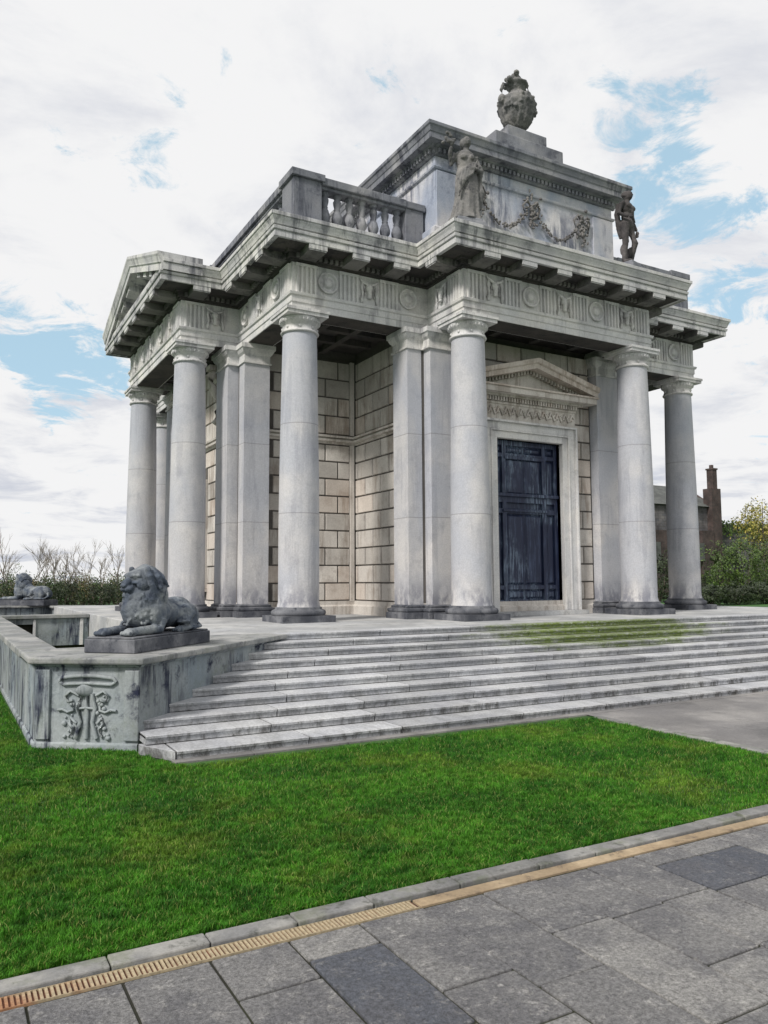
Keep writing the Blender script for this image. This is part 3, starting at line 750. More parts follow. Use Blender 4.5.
for s in (-1, 1):
    mb.tube([(s * .44, 0, z0 + .98), (s * .50, 0, z0 + 1.16), (s * .42, 0, z0 + 1.34), (s * .24, 0, z0 + 1.36)], [.045, .05, .045, .04], 8)
    mb.ell((s * .50, -.02, z0 + .90), (.09, .11, .13))
for i in range(46):
    a = random.uniform(0, 2 * PI); r = random.uniform(.0, .30)
    mb.ell((-.07 + r * math.cos(a), r * math.sin(a) * .8, z0 + 1.52 + random.uniform(-.06, .14) - r * .15), [random.uniform(.05, .085)] * 3, seg=8, rings=6)
mb.tube([(.20, 0, z0 + 1.58), (.36, 0, z0 + 1.52), (.40, 0, z0 + 1.36), (.34, 0, z0 + 1.18)], [.05, .05, .045, .05], 8)
remesh(mb, 'urn_body', M['sculpt'], urn, .022, .012, .08, 1)

# ---- human statues
def statue(loc, rz, kind, label, group='classical statues on the attic'):
    root = empty('statue', loc, label, 'statue', group, rz)
    mb = MB(); mb.box(-.34, .34, -.32, .32, 0, .52); mb.box(-.29, .29, -.27, .27, .52, .60); bevel(mb.build('statue_plinth', M['atticdark'], root), .02, 2)
    b = .60; m = MB()   # figure faces -y
    def limb(pts, rs): m.tube([(p[0], p[1], p[2] + b) for p in pts], rs, 12)
    def blob(c, r, R=None): m.ell((c[0], c[1], c[2] + b), r, R=R)
    if kind == 'woman':
        seg = 36; prof = [(0, .30, .24), (.10, .27, .21), (.35, .235, .19), (.60, .225, .18), (.82, .215, .17), (.95, .20, .155), (1.06, .165, .13), (1.18, .18, .135), (1.30, .195, .13), (1.38, .17, .11), (1.42, .09, .08)]
        vs = []
        for z, rx, ry in prof:
            fold = .10 * max(0, 1 - z / 1.05)
            for k in range(seg):
                a = 2 * PI * k / seg; f = 1 + fold * math.sin(7 * a + z * 2) + fold * .6 * math.sin(13 * a - z)
                vs.append((rx * f * math.cos(a) + .03 * math.sin(z * 2.4), ry * f * math.sin(a), z + b))
        m.add(vs, [(i * seg + k, i * seg + (k + 1) % seg, (i + 1) * seg + (k + 1) % seg, (i + 1) * seg + k) for i in range(len(prof) - 1) for k in range(seg)] + [tuple(range(seg - 1, -1, -1)), tuple(range((len(prof) - 1) * seg, len(prof) * seg))])
        limb([(.02, 0, 1.38), (.02, -.01, 1.52)], [.06, .055]); blob((.02, -.02, 1.60), (.085, .105, .12)); blob((.02, .05, 1.63), (.10, .10, .10))
        blob((.02, -.125, 1.59), (.014, .022, .022)); blob((.02, .13, 1.60), (.05, .05, .05)); 
        for s in (-1, 1): blob((.02 + s * .035, -.105, 1.62), (.014, .01, .01)); blob((s * .08, -.12, 1.25), (.06, .05, .06))
        blob((.02, -.112, 1.545), (.025, .012, .008))
        limb([(-.17, 0, 1.34), (-.27, .02, 1.14), (-.33, -.08, 1.30), (-.32, -.12, 1.40)], [.062, .052, .04, .032])
        blob((-.32, -.13, 1.47), (.045, .03, .055))
        for i in range(4): limb([(-.345 + i * .018, -.15, 1.49), (-.35 + i * .022, -.16, 1.56 - abs(i - 1.5) * .01)], [.011, .009])
        limb([(-.285, -.13, 1.46), (-.27, -.16, 1.50)], [.013, .01])
        for i in range(14): blob((-.35 + random.gauss(0, .05), -.14, 1.54 + random.gauss(0, .05)), [.035] * 3)
        limb([(.20, 0, 1.34), (.26, .02, 1.10), (.20, -.14, .98), (.13, -.19, 1.0)], [.062, .052, .042, .032]); blob((.08, -.19, 1.0), (.055, .03, .04))
        for i in range(4): limb([(.05, -.20, .975 + i * .017), (.0, -.19, .965 + i * .02)], [.011, .009])
        limb([(.23, .05, 1.33), (.27, -.06, 1.02), (.28, -.05, .60), (.26, .0, .28)], [.05, .07, .075, .05])  # hanging mantle
        for i in range(5): limb([(.18 - i * .07, -.15, 1.20 - i * .05), (.05 - i * .06, -.20, .88 - i * .05), (-.12 - i * .02, -.17, .74 - i * .08)], [.018, .026, .02])
    else:
        limb([(-.10, 0, .92), (-.13, -.03, .50), (-.14, .02, .08)], [.105, .068, .042]); blob((-.14, -.06, .04), (.05, .13, .045))
        limb([(.10, 0, .92), (.15, -.09, .52), (.17, .03, .10)], [.105, .068, .042]); blob((.18, -.05, .04), (.05, .13, .045))
        blob((-.13, .03, .32), (.06, .065, .13)); blob((.15, .02, .34), (.06, .065, .13))
        blob((0, .0, .95), (.175, .125, .14)); blob((.01, .0, 1.10), (.15, .105, .16)); blob((.02, -.01, 1.28), (.19, .12, .16)); blob((.02, 0, 1.39), (.17, .09, .07))
        for s in (-1, 1): blob((.02 + s * .085, -.09, 1.31), (.085, .04, .06)); blob((s * .08, .08, .92), (.09, .08, .09))
        limb([(.02, 0, 1.40), (.03, -.01, 1.52)], [.06, .055]); blob((.03, -.03, 1.60), (.08, .10, .115)); blob((.03, .02, 1.64), (.095, .10, .08))
        blob((.03, -.13, 1.59), (.013, .02, .022)); blob((.03, -.118, 1.545), (.024, .012, .008))
        for s in (-1, 1): blob((.03 + s * .035, -.11, 1.62), (.013, .01, .01)); blob((.03 + s * .085, 0, 1.60), (.015, .025, .03))
        limb([(.21, 0, 1.36), (.27, .03, 1.10), (.27, -.06, .86)], [.062, .05, .034]); blob((.27, -.08, .79), (.03, .04, .055))
        for i in range(4): limb([(.26, -.11 + i * .022, .75), (.25, -.11 + i * .022, .68)], [.011, .009])
        limb([(.25, -.12, .79), (.23, -.14, .74)], [.013, .01])
        limb([(-.18, 0, 1.36), (-.26, .03, 1.12), (-.18, -.13, 1.02)], [.062, .05, .034]); blob((-.12, -.17, 1.02), (.05, .03, .04))
        for i in range(4): limb([(-.09, -.18, .995 + i * .017), (-.04, -.17, .985 + i * .018)], [.011, .009])
        limb([(-.17, .09, 1.38), (-.18, .12, 1.15), (-.12, .12, .85), (-.08, .10, .62)], [.05, .06, .055, .04])  # cloak over the shoulder
        limb([(.16, .10, .45), (.17, .11, .2), (.17, .10, 0)], [.05, .06, .07])
        limb([(-.20, -.02, 1.40), (.02, -.10, 1.20), (.16, -.08, 1.0)], [.04, .035, .03])
    wd = 1.2 if kind == 'woman' else 1.2
    m.xf(lambda v: (v[0] * wd, v[1] * wd, b + (v[2] - b) * 1.13))
    remesh(m, 'figure', M['sculpt'] if kind == 'woman' else M['statue'], root, .014, .005, .05, 2)
    return root
statue((-2.468, -7.2, 8.03), math.radians(-12), 'woman', 'robed female statue raising one hand, left end of attic front')
statue((2.468, -7.2, 8.03), math.radians(14), 'man', 'slender male statue against the sky, right end of attic front')

# ------------------------------------------------------------ steps
steps = empty('front_steps', (0, -10.6, GZ), 'wide flight of pale worn stone steps with moss, leading up to the temple door', 'steps')
tr = .41
for i in range(10):          # i = 0 lowest
    z1 = GZ + (i + 1) * .1; y0 = -8.752 - (9 - i) * tr - (.06 if i == 0 else 0)
    if i == 9: y0, y1 = -9.10, -8.752
    else: y1 = -8.752 - (8 - i) * tr
    if i == 8: y1 = -9.10
    if i == 9: y0 = -9.10
    y0 = {0: -12.52}.get(i, -12.46 + i * .3733); y1 = -12.46 + (i + 1) * .3733 + .02 if i < 9 else -8.752
    mb = MB(); lim = 10.22 - 1.0 * max(0, (y0 + 11.89)) - .02 if i > 0 else 10.0
    # diagonal flank wall runs through (-10.22,-11.89) and (-7.08,-8.75)
    xl = -(1.67 - (y0)) if False else (y0 + 1.67)
    x0 = max(xl, -10.25) - (.12 if i > 1 else 0); x0 = -x0 if x0 > 0 else x0
    if i == 0: x0 = -10.0
    if i == 1: x0 = -10.22
    x = x0; first = True
    while x < 9.8:
        w = random.uniform(1.0, 1.9); xe = min(x + w, -x0)
        if -x0 - xe < .4: xe = -x0
        jj = random.uniform(-.004, .004)
        a, bq = x + (.0 if first else .007), xe - .007
        mb.box(a, bq, y0 + jj, y1, z1 - .1 + .009, z1 - .012)
        mb.box(a, bq, y0 - .022 + jj, y1, z1 - .0125, z1 + (jj * .5)) if False else None
        # tread with rounded nose
        mb.add([(a, y0 - .018 + jj, z1 - .030), (bq, y0 - .018 + jj, z1 - .030), (bq, y0 - .018 + jj, z1 - .006), (a, y0 - .018 + jj, z1 - .006), (a, y0 - .008 + jj, z1), (bq, y0 - .008 + jj, z1), (a, y1, z1), (bq, y1, z1), (a, y1, z1 - .03), (bq, y1, z1 - .03)],
               [(0, 1, 2, 3), (3, 2, 5, 4), (4, 5, 7, 6), (0, 8, 9, 1), (6, 7, 9, 8), (0, 3, 4, 6, 8), (1, 9, 7, 5, 2)])
        x = xe; first = False
        if x >= -x0 - .01: break
    if i == 0: mb.prism([(-10.26, -11.95), (-10.26, -12.05), (-10.02, -12.535), (-10.02, -11.95)], z1 - .098, z1 - .002)
    mb.xf(lambda v: (v[0], v[1] + 10.6, v[2] - GZ)); mb.build('step', M['step'], steps)
mb = MB(); mb.box(-10, 10, -12.4, -8.76, GZ - .2, GZ + .0); 

# ------------------------------------------------------------ low boundary walls, lion pedestals
def pedestal(sx, sy, label):
    """block at a corner of the sunken area; built for the south-west corner and mirrored"""
    f = lambda v: (v[0] * sx, v[1] * sy, v[2]); fl = sx * sy < 0
    root = empty('corner_wall', (-9.9 * sx, -10.4 * sy, GZ), label, 'wall', 'lion pedestal walls')
    inv = Vector((9.9 * sx, 10.4 * sy, -GZ))
    def bd(t, name, mat, par, bev=.012, fixn=True):
        t.xf(f, fl); t.xf(lambda v: (v[0] + inv.x, v[1] + inv.y, v[2] + inv.z)); o = t.build(name, mat, par, fixn)
        return bevel(o, bev, 2) if bev else o
    poly = [(-11.25, -11.10), (-10.23, -11.86), (-7.12, -8.755), (-8.752, -8.755), (-8.752, -10.02), (-10.90, -10.02), (-11.25, -10.02)]
    t = MB(); t.prism(inset_poly(poly, .05), GZ - .3, -.075); body = bd(t, 'masonry_block', M['low'], root)
    t = MB(); t.prism(inset_poly(poly, -.05), -.075, -.002); bd(t, 'coping', M['coping'], root, .02)
    # moulding under the coping, plinth at the foot
    t = MB(); t.sweep([poly[6], poly[0], poly[1], poly[2]], [(-.05, -.115), (-.02, -.105), (0, -.076), (-.05, -.076)], closed=False); bd(t, 'coping_moulding', M['low'], root, 0)
    t = MB(); t.sweep([poly[6], poly[0], (-10.26, -11.83)], [(-.05, GZ - .1), (-.02, GZ - .1), (-.02, GZ + .06), (-.045, GZ + .08)], closed=False); bd(t, 'foot_course', M['low'], root, .01)
    # carved end panel
    a, b = Vector((-11.25, -11.10)), Vector((-10.23, -11.86)); d = (b - a); L = d.length; d.normalize(); nn = Vector((d.y, -d.x))
    T = Matrix(((d.x, nn.x, 0, a.x - nn.x * .05), (d.y, nn.y, 0, a.y - nn.y * .05), (0, 0, 1, 0), (0, 0, 0, 1)))
    t = MB()
    t.box(.03, .20, -.01, .035, GZ + .1, -.14, T); t.box(L - .20, L - .03, -.01, .035, GZ + .1, -.14, T); 
    bd(t, 'corner_pier', M['low'], root, .01)
    t = MB()
    def TT(pts): return [T @ Vector((x + L / 2, y, z)) for x, y, z in pts]
    def rt(pts, r, seg=8): t.tube(TT(pts), r, seg)
    # carved tripod with shallow bowl and twining tendrils
    rt([(-.33, .012, -.27), (-.30, .02, -.225), (-.12, .03, -.205), (0, .03, -.20), (.12, .03, -.205), (.30, .02, -.225), (.33, .012, -.27)], .022)
    rt([(-.33, .012, -.27), (-.28, .02, -.30), (-.1, .02, -.29), (0, .02, -.285), (.1, .02, -.29), (.28, .02, -.30), (.33, .012, -.27)], .018)
    t.ell((T @ Vector((L / 2, .0, -.36))), (.13, .04, .07))
    for s in (-1, 1):
        rt([(s * .06, .01, -.40), (s * .10, .02, -.55), (s * .07, .02, -.70), (s * .12, .015, -.88)], [.025, .022, .022, .028])
        rt([(s * .10, .01, -.42), (s * .19, .02, -.37), (s * .25, .02, -.42), (s * .22, .02, -.49), (s * .16, .02, -.47)], .016, 6)
        rt([(s * .16, .01, -.50), (s * .15, .02, -.58), (s * .22, .02, -.60), (s * .28, .02, -.57), (s * .34, .015, -.58)], .017, 6)
        rt([(s * .12, .01, -.72), (s * .18, .02, -.66), (s * .20, .02, -.72), (s * .15, .02, -.78), (s * .18, .02, -.86)], .018, 6)
        for i in range(16): 
            q = T @ Vector((L / 2 + s * random.uniform(.08, .27), .008, random.uniform(-.88, -.42))); t.ell(q, [random.uniform(.012, .030)] * 3, seg=8, rings=5)
    rt([(0, .01, -.42), (0, .02, -.60), (0, .02, -.88)], [.02, .028, .03])
    rt([(-.09, .015, -.56), (0, .03, -.55), (.09, .015, -.56)], .014, 6)
    bd(t, 'carved_tripod', M['low'], root, 0, False)
    return root
pedestal(1, 1, 'stained grey block with a carved tripod panel, beside the left end of the steps')
pedestal(1, -1, 'far pale block carrying the distant lion, beyond the sunken area')
pedestal(-1, 1, 'stained block closing the right end of the steps')

def parapet(name, x0, x1, y0, y1, label, over=.05):
    root = empty(name, ((x0 + x1) / 2, (y0 + y1) / 2, GZ), label, 'wall')
    inv = (-(x0 + x1) / 2, -(y0 + y1) / 2, -GZ)
    def bd(t, n_, mat, bev):
        t.xf(lambda v: (v[0] + inv[0], v[1] + inv[1], v[2] + inv[2])); return bevel(t.build(n_, mat, root), bev, 2)
    return root, bd
root, bd = parapet('boundary_wall', -11.25, -10.90, -10.0, 10.0, 'long low stained wall with a flat coping running away at the left edge')
t = MB(); t.box(-11.20, -10.95, -10.015, 10.015, -2.2, -.10); bd(t, 'masonry', M['low'], .01)
t = MB(); y = -9.965
while y < 9.9:
    ye = min(y + random.uniform(1.0, 1.4), 9.965); t.box(-11.30, -10.86, y, ye - .006, -.10, -.003); y = ye
bd(t, 'coping', M['coping'], .015)
t = MB(); t.box(-11.225, -11.05, -10.01, 10.01, GZ - .1, GZ + .06); bd(t, 'foot_course', M['low'], .02)
root, bd = parapet('cross_wall', -10.8, -8.8, 1.2, 1.5, 'dark stained wall with a small doorway across the sunken area, behind the near lion')
t = MB(); t.box(-10.94, -10.55, 1.2, 1.5, -.80, -.10); t.box(-10.1, -8.76, 1.2, 1.5, -.80, -.10); t.box(-10.55, -10.1, 1.2, 1.5, -.24, -.103); bd(t, 'masonry', M['low'], .008)
t = MB(); t.box(-10.85, -8.76, 1.13, 1.57, -.10, -.006); bd(t, 'coping', M['coping'], .015)
t = MB(); t.box(-10.94, -8.76, 1.35, 1.6, -2.2, -.13); bd(t, 'void_backing', M['grout'], 0.004)  # added dark box, stands for the shaded void below the wall
t = MB(); t.box(-10.10, -10.04, 1.17, 1.21, -.80, -.12); bd(t, 'door_jamb', M['frieze'], .005)
t = MB(); t.box(-8.98, -8.90, 1.17, 1.21, -.80, -.12); bd(t, 'door_jamb', M['frieze'], .005)

# ------------------------------------------------------------ lions
def make_lion(loc, rz, label):
    root = empty('stone_lion', loc, label, 'lion statue', 'reclining stone lions', rz)
    mb = MB(); mb.box(-.90, .90, -.34, .34, 0, .16); mb.box(-.88, .88, -.32, .32, .16, .185)
    bevel(mb.build('lion_plinth', M['base'], root), .012, 2)
    m = MB(); b = .18; X0 = -.86
    def blob(c, r, R=None, T=None): m.ell((c[0] + X0, c[1], c[2] + b), r, R=R, seg=20, rings=14)
    def limb(pts, rs, seg=12): m.tube([(p[0] + X0, p[1], p[2] + b) for p in pts], rs, seg)
    # trunk
    blob((.30, 0, .27), (.28, .21, .23)); blob((.55, 0, .25), (.32, .195, .20)); blob((.85, 0, .28), (.32, .205, .235)); blob((1.06, 0, .33), (.25, .215, .28))
    limb([(.25, 0, .38), (.6, 0, .37), (.95, 0, .45)], [.12, .11, .17])
    # haunches and hind feet
    for s in (-1, 1):
        blob((.33, s * .19, .20), (.25, .10, .20)); limb([(.40, s * .25, .26), (.56, s * .26, .14), (.40, s * .27, .06), (.60, s * .27, .045)], [.11, .09, .06, .05])
        blob((.66, s * .265, .04), (.095, .055, .05))
        for t in (-1, 0, 1): blob((.74, s * .265 + t * .032, .035), (.035, .02, .03))
        # shoulders and forelegs stretched forward
        blob((1.03, s * .16, .28), (.17, .10, .23)); limb([(1.02, s * .19, .20), (1.06, s * .20, .07), (1.30, s * .18, .065), (1.52, s * .17, .06)], [.10, .075, .062, .055])
        blob((1.60, s * .17, .055), (.11, .072, .062))
        for t in (-1.5, -.5, .5, 1.5): blob((1.685, s * .17 + t * .034, .045), (.045, .021, .036))
    # tail along the flank
    limb([(.05, .05, .25), (-.01, .12, .12), (.04, .22, .05), (.22, .27, .05), (.36, .28, .05)], [.035, .03, .028, .026, .04])
    # neck, chest and mane mass
    blob((1.06, 0, .46), (.23, .215, .27)); blob((1.19, -.02, .33), (.15, .19, .24)); blob((1.04, 0, .62), (.19, .19, .20)); blob((1.16, -.02, .50), (.15, .16, .18)); blob((.92, 0, .44), (.22, .19, .19))
    # head, turned a little to its right: long flat brow, deep square muzzle, sunk eyes
    H = Matrix.Translation((1.13 + X0, -.03, .745 + b)) @ Matrix.Rotation(math.radians(-20), 4, 'Z') @ Matrix.Rotation(math.radians(10), 4, 'Y') @ Matrix.Scale(1.17, 4)
    Hr = (Matrix.Rotation(math.radians(-20), 4, 'Z') @ Matrix.Rotation(math.radians(10), 4, 'Y')).to_3x3()
    def hb(c, r): m.ell(H @ Vector(c), tuple(q * 1.17 for q in r), R=Hr, seg=20, rings=14)
    def hl(pts, rs): m.tube([H @ Vector(p) for p in pts], [q * 1.17 for q in rs], 10)
    hb((-.02, 0, .0), (.150, .140, .140)); hl([(.03, 0, .045), (.12, 0, .015), (.19, 0, -.02)], [.06, .046, .042])
    hb((.13, 0, -.070), (.075, .066, .050)); hb((.11, 0, -.142), (.070, .054, .028)); hb((.04, 0, -.12), (.08, .09, .06))
    hb((.205, 0, -.030), (.020, .044, .024)); hb((.02, 0, .07), (.11, .11, .055)); hb((-.11, 0, -.03), (.13, .185, .19)); hb((-.13, 0, -.20), (.15, .20, .20))
    for s in (-1, 1):
        hb((.160, s * .038, -.078), (.050, .038, .034))
        hl([(.118, s * .022, .062), (.105, s * .065, .070), (.055, s * .108, .055)], [.018, .021, .018])
        hb((.100, s * .066, .040), (.018, .019, .014)); hl([(.135, s * .060, -.010), (.095, s * .098, -.015), (.05, s * .12, .01)], [.014, .018, .016])
        hb((.035, s * .105, -.055), (.075, .048, .065))
        hb((-.03, s * .132, .115), (.026, .036, .044))
        hl([(.190, s * .034, -.110), (.14, s * .066, -.114), (.07, s * .088, -.09)], [.009, .011, .009])
        # heavy rolled lock from behind the ear down the side of the neck
        hl([(-.04, s * .12, .12), (-.02, s * .160, .04), (-.02, s * .168, -.06), (-.04, s * .165, -.16), (-.08, s * .15, -.28)], [.022, .036, .034, .034, .02])
        hl([(-.09, s * .13, .11), (-.10, s * .180, .02), (-.11, s * .185, -.10), (-.14, s * .17, -.26)], [.02, .034, .034, .02])
    for i in range(22):   # locks over the crown
        a = -1.2 + 2.4 * i / 21; y0, z0 = math.sin(a), math.cos(a)
        hl([(-.02, .120 * y0, .02 + .112 * z0), (-.10, .150 * y0, .01 + .145 * z0), (-.18, .17 * y0, -.06 + .145 * z0), (-.24, .17 * y0, -.18 + .13 * z0)], [.014, .022, .022, .012])
    for i in range(150):  # matted curls over the neck and chest
        a = random.uniform(-PI, PI); u = random.random(); cz = .62 - u * .46; rr = .19 + .02 * math.sin(u * PI)
        p = Vector((1.08 + .04 * u + rr * math.cos(a), -.01 + rr * .98 * math.sin(a), cz)); e = Vector((random.gauss(0, .014), random.gauss(0, .02), -random.uniform(.03, .06)))
        limb([p, p + e * .5 + Vector((.006 * math.cos(a), .006 * math.sin(a), 0)), p + e], [.017, .020, .015], 7)
    m.xf(lambda v: (v[0], v[1] * 1.04, b + (v[2] - b) * .90))
    remesh(m, 'lion_body', M['lion'], root, .0095, .0045, .05, 1)
    return root
lion = make_lion((-9.80, -10.46, 0), math.radians(225), 'dark weathered stone lion lying with raised head on the corner block by the steps')
l2 = copy_tree(lion); l2.scale = (1.12,) * 3; l2.location = (-9.45, 10.45, 0); l2.rotation_euler = (0, 0, math.radians(135)); l2['label'] = 'small distant stone lion seen in profile on the far corner block'

# ------------------------------------------------------------ ground, lawn, paving
mb = MB()
# ground sheet with a hole for the sunken area
def sheet(name, x0, x1, y0, y1, z, mat):
    t = MB(); t.add([(x0, y0, z), (x1, y0, z), (x1, y1, z), (x0, y1, z)], [(0, 1, 2, 3)]); return struct(t.build(name, mat, fixn=False))
mb = MB()
xs = [-600, -10.9, -8.7, 600]; ys = [-600, -10.1, 10.1, 900]
for i in range(3):
    for j in range(3):
        if i == 1 and j == 1: continue
        mb.add([(xs[i], ys[j], GZ - .012), (xs[i + 1], ys[j], GZ - .012), (xs[i + 1], ys[j + 1], GZ - .012), (xs[i], ys[j + 1], GZ - .012)], [(0, 1, 2, 3)])
struct(mb.build('ground', M['far_grass'], fixn=False))
sheet('sunken_area_floor', -11, -8.6, -10.2, 10.2, -2.1, M['grout'])
sheet('lawn_soil', -18, -4.5, -16.57, 2.0, GZ - .006, M['soil'])
sheet('far_path', -30, 12, 14.5, 21, GZ + .006, M['gravel'])
mb = MB()
mb.add([(-4.5, -16.57, GZ + .008), (12, -16.57, GZ + .008), (12, -12.48, GZ + .008), (-4.5, -12.48, GZ + .008)], [(0, 1, 2, 3)])
struct(mb.build('path', M['asphalt'], fixn=False))
mb = MB(); x = -10.05
while x < 11: w = random.uniform(.8, 1.3); mb.box(x, x + w - .008, -12.64, -12.50, GZ - .05, GZ + .018); x += w
struct(bevel(mb.build('step_margin', M['asphalt'], fixn=True), .006, 1))
mb = MB(); y = -16.55
while y < -12.85: w = random.uniform(.6, .9); mb.box(-4.58, -4.44, y, min(y + w, -12.82) - .008, GZ - .05, GZ + .016); y += w
struct(bevel(mb.build('path_edging', M['kerb'], fixn=True), .006, 1))
# kerb
mb = MB(); x = -17.0
while x < 10:
    w = random.uniform(.42, .62); j = random.uniform(-.003, .003); mb.box(x, x + w - .007, -16.69 + j, -16.565 + j, GZ - .08, GZ + .022 + j); x += w
struct(bevel(mb.build('kerb', M['kerb']), .008, 2))
# drain: slotted grating, then plain buff strip
mb = MB(); x = -15.0
while x < -9.76: mb.box(x, x + .0125, -16.812, -16.708, GZ - .03, GZ + .003 - (.002 if random.random() < .3 else 0)); x += .0235 + random.uniform(-.0006, .0006)
mb.box(-15, -9.75, -16.8155, -16.8115, GZ - .04, GZ + .003); mb.box(-15, -9.75, -16.7085, -16.7045, GZ - .04, GZ + .003)
gr = mb.build('drain_grating', M['rust']); M['rustdark'] = flat('rusty_slot_bed', (.12, .05, .03), .9, .5, 4)
t = MB(); t.box(-15, -9.75, -16.811, -16.709, GZ - .03, GZ - .006); t.build('slot_bed', M['rustdark'], gr)
tag(gr, 'buff slotted drain grating with rusty stretches, set along the grass edge', 'drain grating')
mb = MB(); x = -9.74
while x < 10: w = random.uniform(.75, 1.1); mb.box(x, x + w - .005, -16.81, -16.712, GZ - .05, GZ + .003 + random.uniform(-.001, .001)); x += w
bs = bevel(mb.build('drain_edging', M['buff']), .003, 1); tag(bs, 'plain tan stone strip continuing the line of the drain grating', 'edging')
# slabs
bm_ = MB(); ci = 0; x = -9.33 - .407 * 18
dark_slabs = MB()
while x < 8:
    w = .407; y = -16.825; fixed = {0: None}
    c = round((x + 9.33) / .407)
    first = {0: .60, 1: .62, 2: .60, -1: .98, 3: .20, 4: .20, -2: .80, -3: .25, -4: .42, -5: .62}.get(c, random.choice([.4, .6, .8]))
    while y > -24.5:
        l = first if first else (.45 if (c in (3, 4) and y > -17.2) else .82 if (c == -3 and y > -17.2) else 0) or random.choice([.41, .61, .61, .82, .98]); first = None
        z = GZ + random.uniform(-.003, .003)
        tl, t2 = random.uniform(-.002, .002), random.uniform(-.002, .002); g = random.uniform(.004, .008)
        a0, a1, b0, b1 = x + g, x + w - g, y - l + g, y - g
        vs = [(a0, b0, GZ - .06), (a1, b0, GZ - .06), (a1, b1, GZ - .06), (a0, b1, GZ - .06), (a0, b0, z + tl), (a1, b0, z + t2), (a1, b1, z - tl), (a0, b1, z - t2)]
        isdark = (c == -3 and y < -17.0 and y > -17.5) or (c in (3, 4) and -17.2 < y < -16.95) or (abs(c) > 6 and random.random() < .06)
        (dark_slabs if isdark else bm_).add(vs, [(3, 2, 1, 0), (4, 5, 6, 7), (0, 1, 5, 4), (1, 2, 6, 5), (2, 3, 7, 6), (3, 0, 4, 7)]); y -= l
    x += w
struct(bevel(bm_.build('pavement', M['paving']), .006, 2)); struct(bevel(dark_slabs.build('pavement', M['paving_dark']), .006, 2))
sheet('pavement_bed', -18, 10, -26, -16.6, GZ - .010, M['grout'])

# grass blades
def blades(n, poly_fn, hmin, hmax, w):
    pts = poly_fn(n); n = len(pts)
    a = rng.uniform(0, 2 * PI, n); h = rng.uniform(hmin, hmax, n) * (1 + .45 * np.sin(pts[:, 0] * 14 + 3 * np.sin(pts[:, 1] * 9)) * np.sin(pts[:, 1] * 17 + 2 * np.sin(pts[:, 0] * 11))); lean = rng.uniform(.1, .9, n) * h; la = rng.uniform(0, 2 * PI, n)
    dx, dy = np.cos(a) * w * .5, np.sin(a) * w * .5
    z = np.full(n, GZ - .006)
    V = np.empty((n, 5, 3))
    V[:, 0] = np.stack([pts[:, 0] - dx, pts[:, 1] - dy, z], 1); V[:, 1] = np.stack([pts[:, 0] + dx, pts[:, 1] + dy, z], 1)
    mx, my = pts[:, 0] + np.cos(la) * lean * .3, pts[:, 1] + np.sin(la) * lean * .3
    V[:, 2] = np.stack([mx + dx * .7, my + dy * .7, z + h * .6], 1); V[:, 3] = np.stack([mx - dx * .7, my - dy * .7, z + h * .6], 1)
    V[:, 4] = np.stack([pts[:, 0] + np.cos(la) * lean, pts[:, 1] + np.sin(la) * lean, z + h * .92], 1)
    return V
def lawn(V, name):
    n = len(V); me = bpy.data.meshes.new(name); me.vertices.add(n * 5); me.vertices.foreach_set('co', V.reshape(-1))
    base = np.arange(n)[:, None] * 5
    loops = np.concatenate([base + np.array([0, 1, 2, 3]), base + np.array([3, 2, 4])], 1).reshape(-1)
    me.loops.add(len(loops)); me.loops.foreach_set('vertex_index', loops.astype(np.int32))
    st = (np.arange(n)[:, None] * 7 + np.array([0, 4])).reshape(-1)
    me.polygons.add(n * 2); me.polygons.foreach_set('loop_start', st.astype(np.int32))
    me.polygons.foreach_set('loop_total', np.tile([4, 3], n).astype(np.int32)); me.update(calc_edges=True); me.validate()
    me.materials.append(M['grass']); o = bpy.data.objects.new(name, me); C.objects.link(o)
    return tag(o, 'short bright green mown lawn between the steps and the paving', 'grass', kind='stuff')
def region(n):
    n1 = int(n * .62); x = rng.uniform(-12.6, -4.6, n1); y = rng.uniform(-16.56, -12.82, n1)
    # denser towards the camera
    n2 = n - n1; x2 = rng.uniform(-13, -7.0, n2); y2 = -16.55 + rng.power(.6, n2) * 2.4
    n3 = n // 3; x3 = rng.uniform(-12.3, -10.0, n3); y3 = -12.85 + rng.power(.55, n3) * 9.5
    n4 = n // 2; x4 = -12.2 - rng.power(.7, n4) * 5.5; y4 = rng.uniform(-16.5, -4, n4)
    X, Y = np.concatenate([x, x2, x3, x4]), np.concatenate([y, y2, y3, y4])
    # thin and thick patches, as in a lived-in lawn
    keep = ~((X > -11.22) & (Y > -11.1)) & ~((Y > X * -.826 - 20.31 - .0) & (Y > -13) & (X > -11.25) & (X < -10.2))
    keep &= ~((X > -10.1) & (Y > -12.66)) & ~((X > -10.28) & (Y > -12.15)) & ~((X > -10.2) & (Y > -12.45))
    edge = -16.545 + .018 * np.sin(X * 9.1) + .012 * np.sin(X * 23.7 + 1) + .014 * np.sin(X * 51 + 2)
    keep &= (Y > edge)
    return np.stack([X[keep], Y[keep]], 1)
lawn(blades(400000, region, .022, .048, .0055), 'lawn_grass')

